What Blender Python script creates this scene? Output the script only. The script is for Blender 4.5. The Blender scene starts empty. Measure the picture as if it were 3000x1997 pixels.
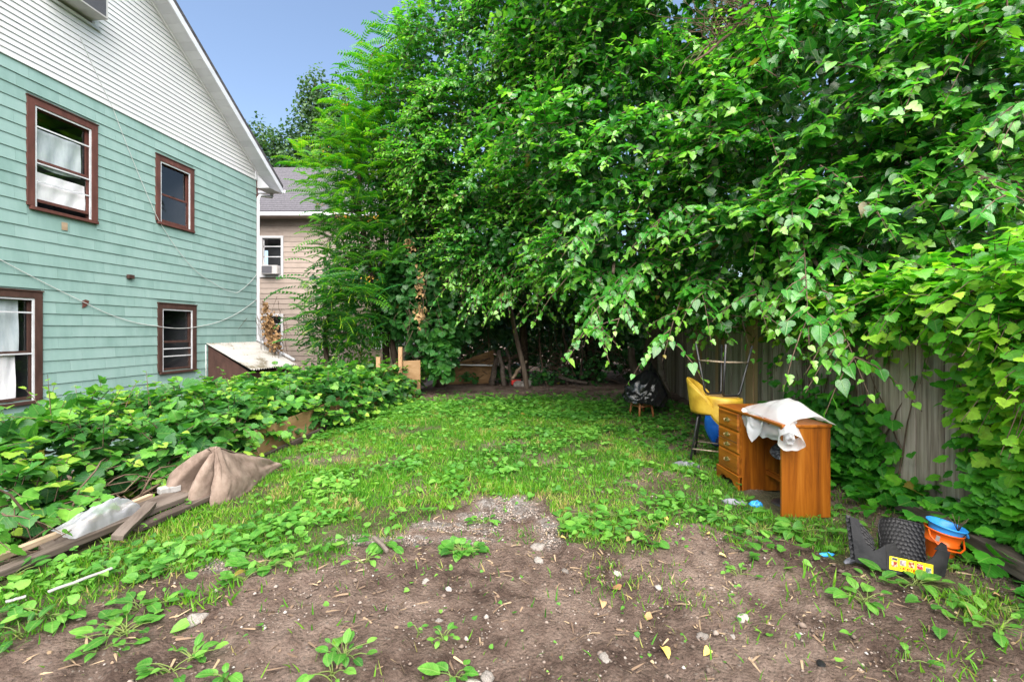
import bpy, math, random
import numpy as np
from mathutils import Matrix, Vector
random.seed(7); rng = np.random.default_rng(11)
S = bpy.context.scene
COL = S.collection
R = math.radians

# ------------------------------------------------------------------ camera
cam_d = bpy.data.cameras.new('camera'); cam = bpy.data.objects.new('camera', cam_d); COL.objects.link(cam)
cam.location = (0, 0, 1.5); cam.rotation_euler = (R(90), 0, 0)
cam_d.sensor_width = 36; cam_d.lens = 16.0; cam_d.shift_y = -0.0095
cam_d.clip_start = 0.05; cam_d.clip_end = 2000
S.camera = cam
# ------------------------------------------------------------------ light
SUN_EL, SUN_AZ = R(52), R(172)      # azimuth clockwise from +Y: behind the camera, to the right
world = bpy.data.worlds.new('World'); S.world = world; world.use_nodes = True
nt = world.node_tree; nt.nodes.clear()
sky = nt.nodes.new('ShaderNodeTexSky'); sky.sky_type = 'NISHITA'; sky.sun_disc = False
sky.sun_elevation = SUN_EL; sky.sun_rotation = SUN_AZ; sky.air_density = 1.0; sky.dust_density = 2.4; sky.ozone_density = .5
bg = nt.nodes.new('ShaderNodeBackground'); bg.inputs['Strength'].default_value = 0.066
wo = nt.nodes.new('ShaderNodeOutputWorld')
nt.links.new(sky.outputs[0], bg.inputs[0]); nt.links.new(bg.outputs[0], wo.inputs[0])
sun_d = bpy.data.lights.new('sun', 'SUN'); sun_d.energy = 2.75; sun_d.angle = R(90); sun_d.color = (1.0, 0.95, 0.87)
sun = bpy.data.objects.new('sun', sun_d); COL.objects.link(sun)
sd = Vector((math.sin(SUN_AZ) * math.cos(SUN_EL), math.cos(SUN_AZ) * math.cos(SUN_EL), math.sin(SUN_EL)))
sun.rotation_euler = sd.to_track_quat('Z', 'Y').to_euler(); sun.location = (0, -5, 30)
S.view_settings.view_transform = 'Standard'; S.view_settings.look = 'None'
S.view_settings.exposure = 2.2; S.view_settings.gamma = 1.0; S.view_settings.use_curve_mapping = False
S.render.engine = 'CYCLES'
S.cycles.max_bounces = 6; S.cycles.transparent_max_bounces = 12; S.cycles.transmission_bounces = 4; S.cycles.diffuse_bounces = 3
S.cycles.caustics_reflective = False; S.cycles.caustics_refractive = False

# ------------------------------------------------------------------ object helpers
def tag(o, label=None, cat=None, group=None, kind=None):
    if label: o['label'] = label
    if cat: o['category'] = cat
    if group: o['group'] = group
    if kind: o['kind'] = kind
    return o
def thing(name, label, cat, loc=(0, 0, 0), rz=0, group=None, rot=None):
    o = bpy.data.objects.new(name, None); COL.objects.link(o)
    o.empty_display_size = 0.1
    o.location = loc; o.rotation_euler = rot if rot else (0, 0, rz)
    return tag(o, label, cat, group)
def link(name, me, parent=None, mat=None):
    o = bpy.data.objects.new(name, me); COL.objects.link(o)
    if mat is not None and len(me.materials) == 0: me.materials.append(mat)
    if parent is not None: o.parent = parent
    return o
def mesh_np(name, V, loops, counts, mat=None, smooth=False, tint=None, uv=None):
    me = bpy.data.meshes.new(name)
    V = np.asarray(V, np.float32); loops = np.asarray(loops, np.int32).ravel(); counts = np.asarray(counts, np.int32).ravel()
    me.vertices.add(len(V)); me.vertices.foreach_set('co', V.ravel())
    me.loops.add(len(loops)); me.loops.foreach_set('vertex_index', loops)
    st = np.zeros(len(counts), np.int32); st[1:] = np.cumsum(counts)[:-1]
    me.polygons.add(len(counts)); me.polygons.foreach_set('loop_start', st); me.polygons.foreach_set('loop_total', counts)
    if smooth: me.polygons.foreach_set('use_smooth', np.ones(len(counts), bool))
    if tint is not None:
        a = me.attributes.new('tint', 'FLOAT', 'POINT'); a.data.foreach_set('value', np.asarray(tint, np.float32))
    if uv is not None:
        u = me.uv_layers.new(name='uv'); u.data.foreach_set('uv', np.asarray(uv, np.float32)[loops].ravel())
    me.update(calc_edges=True); me.validate()
    if mat is not None: me.materials.append(mat)
    return me
class MB:
    """collects simple solids into one mesh"""
    def __init__(s): s.v = []; s.f = []
    def add(s, vs, fs):
        b = len(s.v); s.v += [tuple(v) for v in vs]; s.f += [tuple(i + b for i in f) for f in fs]; return s
    def box(s, x0, x1, y0, y1, z0, z1):
        return s.add([(x0,y0,z0),(x1,y0,z0),(x1,y1,z0),(x0,y1,z0),(x0,y0,z1),(x1,y0,z1),(x1,y1,z1),(x0,y1,z1)],
                     [(0,3,2,1),(4,5,6,7),(0,1,5,4),(1,2,6,5),(2,3,7,6),(3,0,4,7)])
    def hexa(s, p): return s.add(p, [(0,3,2,1),(4,5,6,7),(0,1,5,4),(1,2,6,5),(2,3,7,6),(3,0,4,7)])
    def prism(s, poly, axis, a, b):
        """polygon (2D) extruded along an axis from a to b"""
        n = len(poly)
        def P(q, w): return {'x': (w, q[0], q[1]), 'y': (q[0], w, q[1]), 'z': (q[0], q[1], w)}[axis]
        vs = [P(q, a) for q in poly] + [P(q, b) for q in poly]
        fs = [tuple(range(n))[::-1], tuple(range(n, 2 * n))] + [(i, (i + 1) % n, n + (i + 1) % n, n + i) for i in range(n)]
        return s.add(vs, fs)
    def tube(s, pts, rad, n=8, cap=True):
        pts = [Vector(p) for p in pts]; m = len(pts)
        rs = rad if hasattr(rad, '__len__') else [rad] * m
        t0 = (pts[1] - pts[0]).normalized(); up = Vector((0, 0, 1)) if abs(t0.z) < .9 else Vector((1, 0, 0))
        a = t0.cross(up).normalized(); vs = []; fs = []
        for i, p in enumerate(pts):
            t = (pts[min(i + 1, m - 1)] - pts[max(i - 1, 0)]).normalized()
            a = (a - t * a.dot(t)).normalized(); b = t.cross(a)
            for k in range(n):
                w = 2 * math.pi * k / n; vs.append(p + (a * math.cos(w) + b * math.sin(w)) * rs[i])
        for i in range(m - 1):
            for k in range(n):
                fs.append((i*n+k, i*n+(k+1)%n, (i+1)*n+(k+1)%n, (i+1)*n+k))
        if cap: fs += [tuple(range(n))[::-1], tuple(range((m-1)*n, m*n))]
        return s.add(vs, fs)
    def lathe(s, prof, n=24, c=(0,0,0)):
        vs = []; fs = []; m = len(prof)
        for (r, z) in prof:
            for k in range(n):
                w = 2*math.pi*k/n; vs.append((c[0]+r*math.cos(w), c[1]+r*math.sin(w), c[2]+z))
        for i in range(m-1):
            for k in range(n): fs.append((i*n+k, i*n+(k+1)%n, (i+1)*n+(k+1)%n, (i+1)*n+k))
        return s.add(vs, fs)
    def grid(s, F, nu, nv, closeu=False):
        vs = [F(i/(nu if closeu else nu-1), j/(nv-1)) for j in range(nv) for i in range(nu)]
        fs = []
        for j in range(nv-1):
            for i in range(nu if closeu else nu-1):
                fs.append((j*nu+i, j*nu+(i+1)%nu, (j+1)*nu+(i+1)%nu, (j+1)*nu+i))
        return s.add(vs, fs)
    def mesh(s, name='m', smooth=False):
        me = bpy.data.meshes.new(name); me.from_pydata(s.v, [], s.f); me.update()
        if smooth: me.polygons.foreach_set('use_smooth', [True]*len(me.polygons))
        return me
    def build(s, name, mat, parent=None, smooth=False, bevel=0, solid=0, sub=0):
        o = link(name, s.mesh(name, smooth), parent, mat)
        if solid: m = o.modifiers.new('s', 'SOLIDIFY'); m.thickness = solid; m.offset = 0
        if bevel: m = o.modifiers.new('b', 'BEVEL'); m.width = bevel; m.segments = 2; m.limit_method = 'ANGLE'; m.angle_limit = R(40)
        if sub: m = o.modifiers.new('u', 'SUBSURF'); m.levels = sub; m.render_levels = sub
        return o
# ------------------------------------------------------------------ numpy noise
_perm = rng.random((256, 256))
def vnoise(x, y):
    x = np.asarray(x, float); y = np.asarray(y, float)
    xi = np.floor(x).astype(int); yi = np.floor(y).astype(int); fx = x - xi; fy = y - yi
    fx = fx*fx*(3-2*fx); fy = fy*fy*(3-2*fy)
    g = lambda a, b: _perm[a & 255, b & 255]
    return (g(xi,yi)*(1-fx)+g(xi+1,yi)*fx)*(1-fy) + (g(xi,yi+1)*(1-fx)+g(xi+1,yi+1)*fx)*fy
def fbm(x, y, o=4):
    a = .5; t = 0; n = 0
    for k in range(o): t = t + a*vnoise(x*2**k+17.3*k, y*2**k+9.1*k); n += a; a *= .5
    return t/n
def sstep(a, b, x): t = np.clip((x-a)/(b-a), 0, 1); return t*t*(3-2*t)
# ------------------------------------------------------------------ materials
def new_mat(name):
    m = bpy.data.materials.new(name); m.use_nodes = True; n = m.node_tree; n.nodes.clear()
    return m, n, n.nodes, n.links
def N(nodes, t, **kw):
    x = nodes.new(t)
    for k, v in kw.items():
        if k.startswith('i_'): x.inputs[k[2:].replace('_', ' ')].default_value = v
        else: setattr(x, k, v)
    return x
def c4(c): return (c[0], c[1], c[2], 1)
def ramp(nodes, stops, interp='LINEAR'):
    r = nodes.new('ShaderNodeValToRGB'); e = r.color_ramp.elements; r.color_ramp.interpolation = interp
    e[0].position = stops[0][0]; e[0].color = c4(stops[0][1]); e[1].position = stops[-1][0]; e[1].color = c4(stops[-1][1])
    for p, c in stops[1:-1]: q = e.new(p); q.color = c4(c)
    return r
def surf(name, stops, scale=(4,4,4), rough=.6, spec=.3, bump=.2, bscale=30, detail=6, objrand=0.0, metal=0, dist=0.0, coat=0, bdist=.01, rough2=None):
    """noise driven base colour between stops, object coordinates stretched by scale, fine bump"""
    m, n, nd, lk = new_mat(name)
    tc = N(nd, 'ShaderNodeTexCoord'); mp = N(nd, 'ShaderNodeMapping'); mp.inputs['Scale'].default_value = scale
    oi = N(nd, 'ShaderNodeObjectInfo')
    ad = N(nd, 'ShaderNodeVectorMath', operation='ADD'); mu = N(nd, 'ShaderNodeVectorMath', operation='SCALE'); mu.inputs['Scale'].default_value = 37.0
    cb = N(nd, 'ShaderNodeCombineXYZ'); lk.new(oi.outputs['Random'], cb.inputs[0]); lk.new(oi.outputs['Random'], cb.inputs[2]); lk.new(cb.outputs[0], mu.inputs[0])
    lk.new(tc.outputs['Object'], ad.inputs[0]); lk.new(mu.outputs[0], ad.inputs[1]); lk.new(ad.outputs[0], mp.inputs[0])
    nz = N(nd, 'ShaderNodeTexNoise'); nz.inputs['Scale'].default_value = 1; nz.inputs['Detail'].default_value = detail; nz.inputs['Roughness'].default_value = .62; nz.inputs['Distortion'].default_value = dist
    lk.new(mp.outputs[0], nz.inputs['Vector'])
    mr = N(nd, 'ShaderNodeMath', operation='MULTIPLY_ADD'); mr.inputs[1].default_value = objrand; lk.new(oi.outputs['Random'], mr.inputs[0]); lk.new(nz.outputs['Fac'], mr.inputs[2])
    sb = N(nd, 'ShaderNodeMath', operation='SUBTRACT'); sb.inputs[1].default_value = objrand*.5; lk.new(mr.outputs[0], sb.inputs[0])
    rp = ramp(nd, stops); lk.new(sb.outputs[0], rp.inputs[0])
    p = N(nd, 'ShaderNodeBsdfPrincipled'); p.inputs['Roughness'].default_value = rough; p.inputs['Specular IOR Level'].default_value = spec; p.inputs['Metallic'].default_value = metal; p.inputs['Coat Weight'].default_value = coat
    lk.new(rp.outputs[0], p.inputs['Base Color'])
    if rough2 is not None:
        q = N(nd, 'ShaderNodeMapRange'); q.inputs['From Min'].default_value=.35; q.inputs['From Max'].default_value=.65; q.inputs['To Min'].default_value = rough; q.inputs['To Max'].default_value = rough2
        lk.new(nz.outputs['Fac'], q.inputs[0]); lk.new(q.outputs[0], p.inputs['Roughness'])
    if bump:
        m2 = N(nd, 'ShaderNodeMapping'); m2.inputs['Scale'].default_value = [q*bscale/max(scale) for q in scale]; lk.new(ad.outputs[0], m2.inputs[0])
        n2 = N(nd, 'ShaderNodeTexNoise'); n2.inputs['Scale'].default_value = 1; n2.inputs['Detail'].default_value = 4; lk.new(m2.outputs[0], n2.inputs['Vector'])
        b = N(nd, 'ShaderNodeBump'); b.inputs['Strength'].default_value = bump; b.inputs['Distance'].default_value = bdist
        lk.new(n2.outputs['Fac'], b.inputs['Height']); lk.new(b.outputs[0], p.inputs['Normal'])
    o = N(nd, 'ShaderNodeOutputMaterial'); lk.new(p.outputs[0], o.inputs[0])
    return m
def leafmat(name, stops, rough=.38, spec=.5, transl=.42, tcol=(1.2,1.4,.5), isl=.35, vein=.25, worn=.0035):
    """leaf: colour by tint attribute + random per leaf, sheen, light passing through"""
    m, n, nd, lk = new_mat(name)
    at = N(nd, 'ShaderNodeAttribute', attribute_name='tint'); ge = N(nd, 'ShaderNodeNewGeometry'); oi = N(nd, 'ShaderNodeObjectInfo')
    a1 = N(nd, 'ShaderNodeMath', operation='ADD'); lk.new(ge.outputs['Random Per Island'], a1.inputs[0]); lk.new(oi.outputs['Random'], a1.inputs[1])
    fr = N(nd, 'ShaderNodeMath', operation='FRACT'); lk.new(a1.outputs[0], fr.inputs[0])
    a2 = N(nd, 'ShaderNodeMath', operation='MULTIPLY_ADD'); a2.inputs[1].default_value = isl; lk.new(fr.outputs[0], a2.inputs[0]); lk.new(at.outputs['Fac'], a2.inputs[2])
    a3 = N(nd, 'ShaderNodeMath', operation='SUBTRACT'); a3.inputs[1].default_value = isl*.5; lk.new(a2.outputs[0], a3.inputs[0])
    rp = ramp(nd, stops); lk.new(a3.outputs[0], rp.inputs[0])
    old = N(nd, 'ShaderNodeMath', operation='GREATER_THAN'); old.inputs[1].default_value = 1-worn; lk.new(fr.outputs[0], old.inputs[0])
    om = N(nd, 'ShaderNodeMixRGB'); om.inputs[2].default_value = (.22,.17,.03,1); lk.new(old.outputs[0], om.inputs[0]); lk.new(rp.outputs[0], om.inputs[1])
    # blotches within a blade
    bt = N(nd, 'ShaderNodeTexCoord'); bn = N(nd, 'ShaderNodeTexNoise'); bn.inputs['Scale'].default_value = 28; bn.inputs['Detail'].default_value = 3; gp = N(nd, 'ShaderNodeNewGeometry'); lk.new(gp.outputs['Position'], bn.inputs['Vector'])
    bm = N(nd, 'ShaderNodeMapRange'); bm.inputs['From Min'].default_value = .3; bm.inputs['From Max'].default_value = .7; bm.inputs['To Min'].default_value = .78; bm.inputs['To Max'].default_value = 1.22; lk.new(bn.outputs['Fac'], bm.inputs[0])
    bx = N(nd, 'ShaderNodeVectorMath', operation='SCALE'); lk.new(om.outputs[0], bx.inputs[0]); lk.new(bm.outputs[0], bx.inputs['Scale'])
    col = bx.outputs[0]
    uv = N(nd, 'ShaderNodeUVMap', uv_map='uv'); sx = N(nd, 'ShaderNodeSeparateXYZ'); lk.new(uv.outputs[0], sx.inputs[0])
    # veins: midrib along x=0 and side veins slanting from it
    ab = N(nd, 'ShaderNodeMath', operation='ABSOLUTE'); lk.new(sx.outputs[0], ab.inputs[0])
    mrb = N(nd, 'ShaderNodeMapRange'); mrb.inputs['From Min'].default_value = .012; mrb.inputs['From Max'].default_value = .04; mrb.inputs['To Min'].default_value = 1; mrb.inputs['To Max'].default_value = 0; lk.new(ab.outputs[0], mrb.inputs[0])
    sv = N(nd, 'ShaderNodeMath', operation='MULTIPLY_ADD'); sv.inputs[1].default_value = -.75; lk.new(ab.outputs[0], sv.inputs[0]); lk.new(sx.outputs[1], sv.inputs[2])
    sm = N(nd, 'ShaderNodeMath', operation='MULTIPLY'); sm.inputs[1].default_value = 38.0; lk.new(sv.outputs[0], sm.inputs[0])
    sn = N(nd, 'ShaderNodeMath', operation='SINE'); lk.new(sm.outputs[0], sn.inputs[0])
    s2 = N(nd, 'ShaderNodeMapRange'); s2.inputs['From Min'].default_value = .75; s2.inputs['From Max'].default_value = 1; s2.inputs['To Max'].default_value = .6; lk.new(sn.outputs[0], s2.inputs[0])
    vm = N(nd, 'ShaderNodeMath', operation='MAXIMUM'); lk.new(mrb.outputs[0], vm.inputs[0]); lk.new(s2.outputs[0], vm.inputs[1])
    vs = N(nd, 'ShaderNodeMath', operation='MULTIPLY'); vs.inputs[1].default_value = vein; lk.new(vm.outputs[0], vs.inputs[0])
    mx = N(nd, 'ShaderNodeMixRGB'); mx.inputs[2].default_value = (.36, .5, .14, 1); lk.new(vs.outputs[0], mx.inputs[0]); lk.new(col, mx.inputs[1]); col = mx.outputs[0]
    p = N(nd, 'ShaderNodeBsdfPrincipled'); p.inputs['Roughness'].default_value = rough; p.inputs['Specular IOR Level'].default_value = spec; lk.new(col, p.inputs['Base Color'])
    bp = N(nd, 'ShaderNodeBump'); bp.inputs['Strength'].default_value = .35; bp.inputs['Distance'].default_value = .004; lk.new(vm.outputs[0], bp.inputs['Height']); lk.new(bp.outputs[0], p.inputs['Normal'])
    tc = N(nd, 'ShaderNodeMixRGB', blend_type='MULTIPLY'); tc.inputs[0].default_value = 1; tc.inputs[2].default_value = c4(tcol); lk.new(col, tc.inputs[1])
    tr = N(nd, 'ShaderNodeBsdfTranslucent'); lk.new(tc.outputs[0], tr.inputs[0])
    ms = N(nd, 'ShaderNodeMixShader'); ms.inputs[0].default_value = transl; lk.new(p.outputs[0], ms.inputs[1]); lk.new(tr.outputs[0], ms.inputs[2])
    o = N(nd, 'ShaderNodeOutputMaterial'); lk.new(ms.outputs[0], o.inputs[0])
    return m
def glassmat(name, refl=.04, tint=(.98,.985,.99), rough=.02):
    m, n, nd, lk = new_mat(name)
    t = N(nd, 'ShaderNodeBsdfTransparent'); t.inputs[0].default_value = c4(tint)
    g = N(nd, 'ShaderNodeBsdfGlossy'); g.inputs['Roughness'].default_value = rough
    lw = N(nd, 'ShaderNodeLayerWeight'); lw.inputs[0].default_value = .5; pw = N(nd, 'ShaderNodeMath', operation='POWER'); pw.inputs[1].default_value = 4.0; lk.new(lw.outputs['Facing'], pw.inputs[0])
    ad = N(nd, 'ShaderNodeMath', operation='MULTIPLY_ADD'); ad.inputs[1].default_value = .55; ad.inputs[2].default_value = refl+.03; lk.new(pw.outputs[0], ad.inputs[0])
    ms = N(nd, 'ShaderNodeMixShader'); lk.new(ad.outputs[0], ms.inputs[0]); lk.new(t.outputs[0], ms.inputs[1]); lk.new(g.outputs[0], ms.inputs[2])
    o = N(nd, 'ShaderNodeOutputMaterial'); lk.new(ms.outputs[0], o.inputs[0]); return m
def filmmat(name, col=(.85,.87,.9), thru=.3, rough=.25):
    """milky plastic film: scatters, lets light through, shows some of what lies behind"""
    m, n, nd, lk = new_mat(name)
    p = N(nd, 'ShaderNodeBsdfPrincipled'); p.inputs['Base Color'].default_value = c4(col); p.inputs['Roughness'].default_value = rough; p.inputs['Specular IOR Level'].default_value = .6
    t = N(nd, 'ShaderNodeBsdfTranslucent'); t.inputs[0].default_value = c4(col)
    x = N(nd, 'ShaderNodeBsdfTransparent')
    tc = N(nd, 'ShaderNodeTexCoord'); nz = N(nd, 'ShaderNodeTexNoise'); nz.inputs['Scale'].default_value = 9; nz.inputs['Detail'].default_value = 3; lk.new(tc.outputs['Object'], nz.inputs['Vector'])
    b = N(nd, 'ShaderNodeBump'); b.inputs['Strength'].default_value = .3; b.inputs['Distance'].default_value = .02; lk.new(nz.outputs['Fac'], b.inputs['Height']); lk.new(b.outputs[0], p.inputs['Normal'])
    m1 = N(nd, 'ShaderNodeMixShader'); m1.inputs[0].default_value = .45; lk.new(p.outputs[0], m1.inputs[1]); lk.new(t.outputs[0], m1.inputs[2])
    m2 = N(nd, 'ShaderNodeMixShader'); m2.inputs[0].default_value = thru; lk.new(m1.outputs[0], m2.inputs[1]); lk.new(x.outputs[0], m2.inputs[2])
    o = N(nd, 'ShaderNodeOutputMaterial'); lk.new(m2.outputs[0], o.inputs[0]); return m
def flat(name, c, rough=.5, spec=.4, metal=0, coat=0, bump=0.0, bs=40):
    d = .08
    return surf(name, [(.3, [q*(1-d) for q in c]), (.7, [min(1, q*(1+d)) for q in c])], scale=(6,6,6), rough=rough, spec=spec, metal=metal, coat=coat, bump=bump, bscale=bs)
G = {}
G['green'] = surf('mint_green_asbestos_paint', [(.22,(.195,.315,.29)),(.5,(.245,.375,.352)),(.78,(.285,.415,.395))], scale=(4,4,.8), rough=.62, spec=.25, objrand=.26, bump=.25, bscale=60, bdist=.002)
G['white'] = surf('white_vinyl', [(.3,(.57,.57,.59)),(.7,(.66,.66,.67))], scale=(2,2,2), rough=.45, spec=.4, objrand=.2, bump=.12, bscale=120, bdist=.001)
G['brown'] = surf('brown_window_paint', [(.3,(.075,.030,.024)),(.6,(.125,.047,.037)),(.80,(.17,.075,.06)),(.86,(.45,.38,.33))], scale=(7,7,2.2), rough=.6, spec=.3, bump=.4, bscale=50, bdist=.003)
G['dkbrown'] = surf('dark_brown_paint', [(.3,(.045,.024,.02)),(.66,(.085,.045,.036)),(.8,(.11,.06,.05)),(.84,(.42,.37,.32))], scale=(9,9,3), rough=.62, spec=.25, bump=.4, bscale=50, bdist=.003)
G['storm'] = surf('aluminium_storm_frame', [(.3,(.48,.49,.52)),(.7,(.68,.69,.72))], scale=(5,5,5), rough=.4, spec=.5, bump=0)
G['glass'] = glassmat('window_glass')
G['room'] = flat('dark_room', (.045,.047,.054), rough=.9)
G['curtain'] = surf('white_curtain', [(.3,(.78,.76,.80)),(.7,(.90,.88,.91))], scale=(9,9,2), rough=.8, spec=.1, bump=.3, bscale=18)
G['greycurtain'] = surf('grey_blue_curtain', [(.3,(.40,.46,.50)),(.7,(.62,.67,.70))], scale=(9,9,2), rough=.8, spec=.1, bump=.3, bscale=18)
G['soffit'] = surf('soffit_vinyl', [(.3,(.50,.51,.54)),(.7,(.60,.61,.64))], scale=(2,2,2), rough=.5, spec=.3, objrand=.25, bump=0)
G['fascia'] = surf('white_aluminium_trim', [(.25,(.52,.53,.57)),(.7,(.70,.71,.74))], scale=(2,1,6), rough=.4, spec=.5, bump=.15, bscale=10)
G['roof'] = surf('dark_asphalt_shingle', [(.3,(.06,.058,.065)),(.7,(.13,.125,.14))], scale=(20,3,20), rough=.9, spec=.1, bump=.6, bscale=60)
G['acmetal'] = surf('beige_metal', [(.3,(.42,.41,.41)),(.7,(.55,.54,.54))], scale=(5,5,5), rough=.5, bump=.1)
G['acdark'] = flat('dark_coil', (.10,.10,.115), rough=.6)
G['cable'] = flat('white_cable', (.55,.57,.56), rough=.5)
G['tan'] = surf('tan_clapboard', [(.3,(.34,.278,.24)),(.7,(.42,.345,.30))], scale=(3,3,3), rough=.65, spec=.2, objrand=.2, bump=.15, bscale=50)
G['shadedtan'] = surf('shaded_tan_clapboard', [(.3,(.17,.14,.11)),(.7,(.30,.25,.20))], scale=(2,2,8), rough=.8, spec=.1, objrand=.25, bump=.3)  # tan clapboard darkened and greyed, shade put into the colour
G['tin'] = surf('corrugated_tin', [(.34,(.12,.10,.06)),(.46,(.33,.315,.29)),(.7,(.44,.43,.42))], scale=(3.2,1.4,2), rough=.5, spec=.4, bump=.1)
G['fence'] = surf('weathered_fence_wood', [(.22,(.06,.046,.035)),(.42,(.215,.172,.134)),(.56,(.33,.275,.222)),(.75,(.46,.395,.33))], scale=(26,26,1.3), rough=.85, spec=.1, objrand=.28, bump=.7, bscale=60, dist=.4, bdist=.006)
G['newfence'] = surf('fresh_tan_fence_wood', [(.25,(.30,.17,.09)),(.6,(.46,.29,.165)),(.8,(.52,.36,.22))], scale=(20,20,1.0), rough=.75, spec=.15, objrand=.15, bump=.4, bscale=50, dist=.4)
G['ply'] = surf('plywood', [(.25,(.14,.075,.035)),(.5,(.26,.155,.075)),(.75,(.36,.235,.13))], scale=(2.5,2.5,7), rough=.7, spec=.15, bump=.25, bscale=50, dist=.6, objrand=.3)
G['lumber'] = surf('weathered_lumber', [(.25,(.020,.016,.014)),(.5,(.072,.056,.046)),(.75,(.145,.118,.10))], scale=(14,1.2,14), rough=.85, spec=.1, bump=.6, bscale=50, objrand=.35, dist=.5)
G['lightlumber'] = surf('pale_lumber', [(.25,(.28,.20,.13)),(.7,(.44,.33,.23))], scale=(14,1.2,14), rough=.8, spec=.1, bump=.4, bscale=50, objrand=.2, dist=.4)
G['bark'] = surf('brown_bark', [(.25,(.030,.022,.017)),(.55,(.085,.063,.048)),(.8,(.15,.12,.095))], scale=(9,9,2.2), rough=.92, spec=.1, bump=1.0, bscale=30, dist=.6, bdist=.02)
G['twig'] = surf('twig_bark', [(.3,(.06,.040,.029)),(.7,(.155,.108,.078))], scale=(9,9,9), rough=.85, spec=.1, bump=.3)
G['greentwig'] = surf('green_twig', [(.3,(.07,.12,.03)),(.7,(.15,.19,.05))], scale=(9,9,9), rough=.7, spec=.2, bump=.2)
G['oak'] = surf('honey_oak_veneer', [(.30,(.085,.022,.002)),(.44,(.18,.050,.003)),(.56,(.25,.076,.005)),(.72,(.32,.115,.013))], scale=(16,16,1.0), rough=.38, spec=.45, bump=.08, bscale=70, dist=.8, detail=5)
G['oakh'] = surf('honey_oak_veneer_horizontal', [(.30,(.10,.026,.002)),(.44,(.20,.056,.004)),(.56,(.27,.083,.006)),(.72,(.34,.125,.014))], scale=(16,1.3,16), rough=.38, spec=.45, bump=.08, bscale=70, dist=.8, detail=5)
G['brass'] = surf('aged_brass', [(.3,(.28,.20,.09)),(.7,(.62,.52,.30))], scale=(40,40,40), rough=.35, metal=.9, spec=.5, bump=0)
G['film'] = filmmat('clear_plastic_film', (.76,.77,.79), thru=.24)
G['bagfilm'] = filmmat('white_plastic_bag', (.50,.52,.56), thru=.42)
G['blackplastic'] = surf('black_plastic', [(.3,(.006,.006,.007)),(.7,(.018,.018,.020))], scale=(9,9,9), rough=.38, spec=.35, bump=.15, bscale=60, rough2=.6)
G['blackbag'] = surf('black_bin_liner', [(.3,(.006,.006,.007)),(.7,(.012,.012,.014))], scale=(5,5,5), rough=.18, spec=.6, bump=.45, bscale=22, bdist=.02)
G['blackmetal'] = surf('black_painted_tube', [(.3,(.010,.010,.012)),(.7,(.025,.024,.025))], scale=(20,20,20), rough=.38, spec=.5, bump=.1)
G['rust'] = surf('rusty_chrome', [(.3,(.16,.09,.05)),(.7,(.42,.36,.28))], scale=(30,30,30), rough=.5, metal=.4, bump=.2)
G['vinyl'] = surf('mustard_vinyl', [(.3,(.27,.155,.012)),(.5,(.41,.26,.022)),(.7,(.49,.33,.04))], scale=(7,7,7), rough=.5, spec=.4, bump=.15, bscale=90, bdist=.002)
G['vinyldirt'] = surf('dirty_seat_underside', [(.3,(.10,.055,.02)),(.7,(.26,.17,.06))], scale=(14,14,14), rough=.9, bump=.4)
G['blue'] = surf('blue_plastic', [(.3,(.008,.10,.55)),(.7,(.02,.19,.78))], scale=(4,4,4), rough=.35, spec=.5, bump=.3, bscale=12)
G['navy'] = flat('navy_fabric', (.012,.022,.10), rough=.8)
G['stoolwood'] = surf('orange_stool_wood', [(.3,(.16,.055,.018)),(.7,(.36,.15,.055))], scale=(20,20,2), rough=.5, bump=.15)
G['greyseat'] = surf('mottled_grey_vinyl', [(.35,(.015,.015,.018)),(.5,(.06,.06,.065)),(.65,(.22,.22,.23))], scale=(26,26,26), rough=.55, bump=.3)
G['orange'] = surf('orange_plastic', [(.3,(.60,.085,.006)),(.7,(.72,.13,.012))], scale=(5,5,5), rough=.35, spec=.45, bump=.05)
G['skyblue'] = surf('light_blue_plastic', [(.3,(.025,.27,.72)),(.7,(.05,.34,.82))], scale=(5,5,5), rough=.35, spec=.45, bump=.05)
G['burlap'] = surf('brown_carpet_backing', [(.25,(.095,.066,.052)),(.5,(.195,.145,.118)),(.75,(.275,.215,.178))], scale=(7,7,7), rough=.95, spec=.05, bump=.9, bscale=230, bdist=.004)
G['yellow'] = flat('yellow_label', (.80,.66,.01), rough=.4)
G['red'] = flat('red_print', (.55,.015,.01), rough=.4)
G['whitep'] = flat('white_print', (.27,.26,.25), rough=.5)
G['stone'] = surf('grey_stone', [(.3,(.16,.14,.125)),(.7,(.36,.33,.30))], scale=(9,9,9), rough=.9, spec=.15, objrand=.4, bump=.6, bscale=40)
G['pebble'] = surf('pebbles', [(.3,(.15,.125,.11)),(.7,(.38,.34,.31))], scale=(11,11,11), rough=.9, spec=.15, bump=.4, bscale=60)
G['deadleaf'] = surf('dry_leaf', [(.3,(.22,.11,.045)),(.7,(.42,.27,.13))], scale=(20,20,20), rough=.8, bump=.4, objrand=.4)
G['yellowleaf'] = surf('yellowed_leaf', [(.3,(.50,.36,.07)),(.7,(.68,.56,.20))], scale=(20,20,20), rough=.7, bump=.3, objrand=.3)
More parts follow.
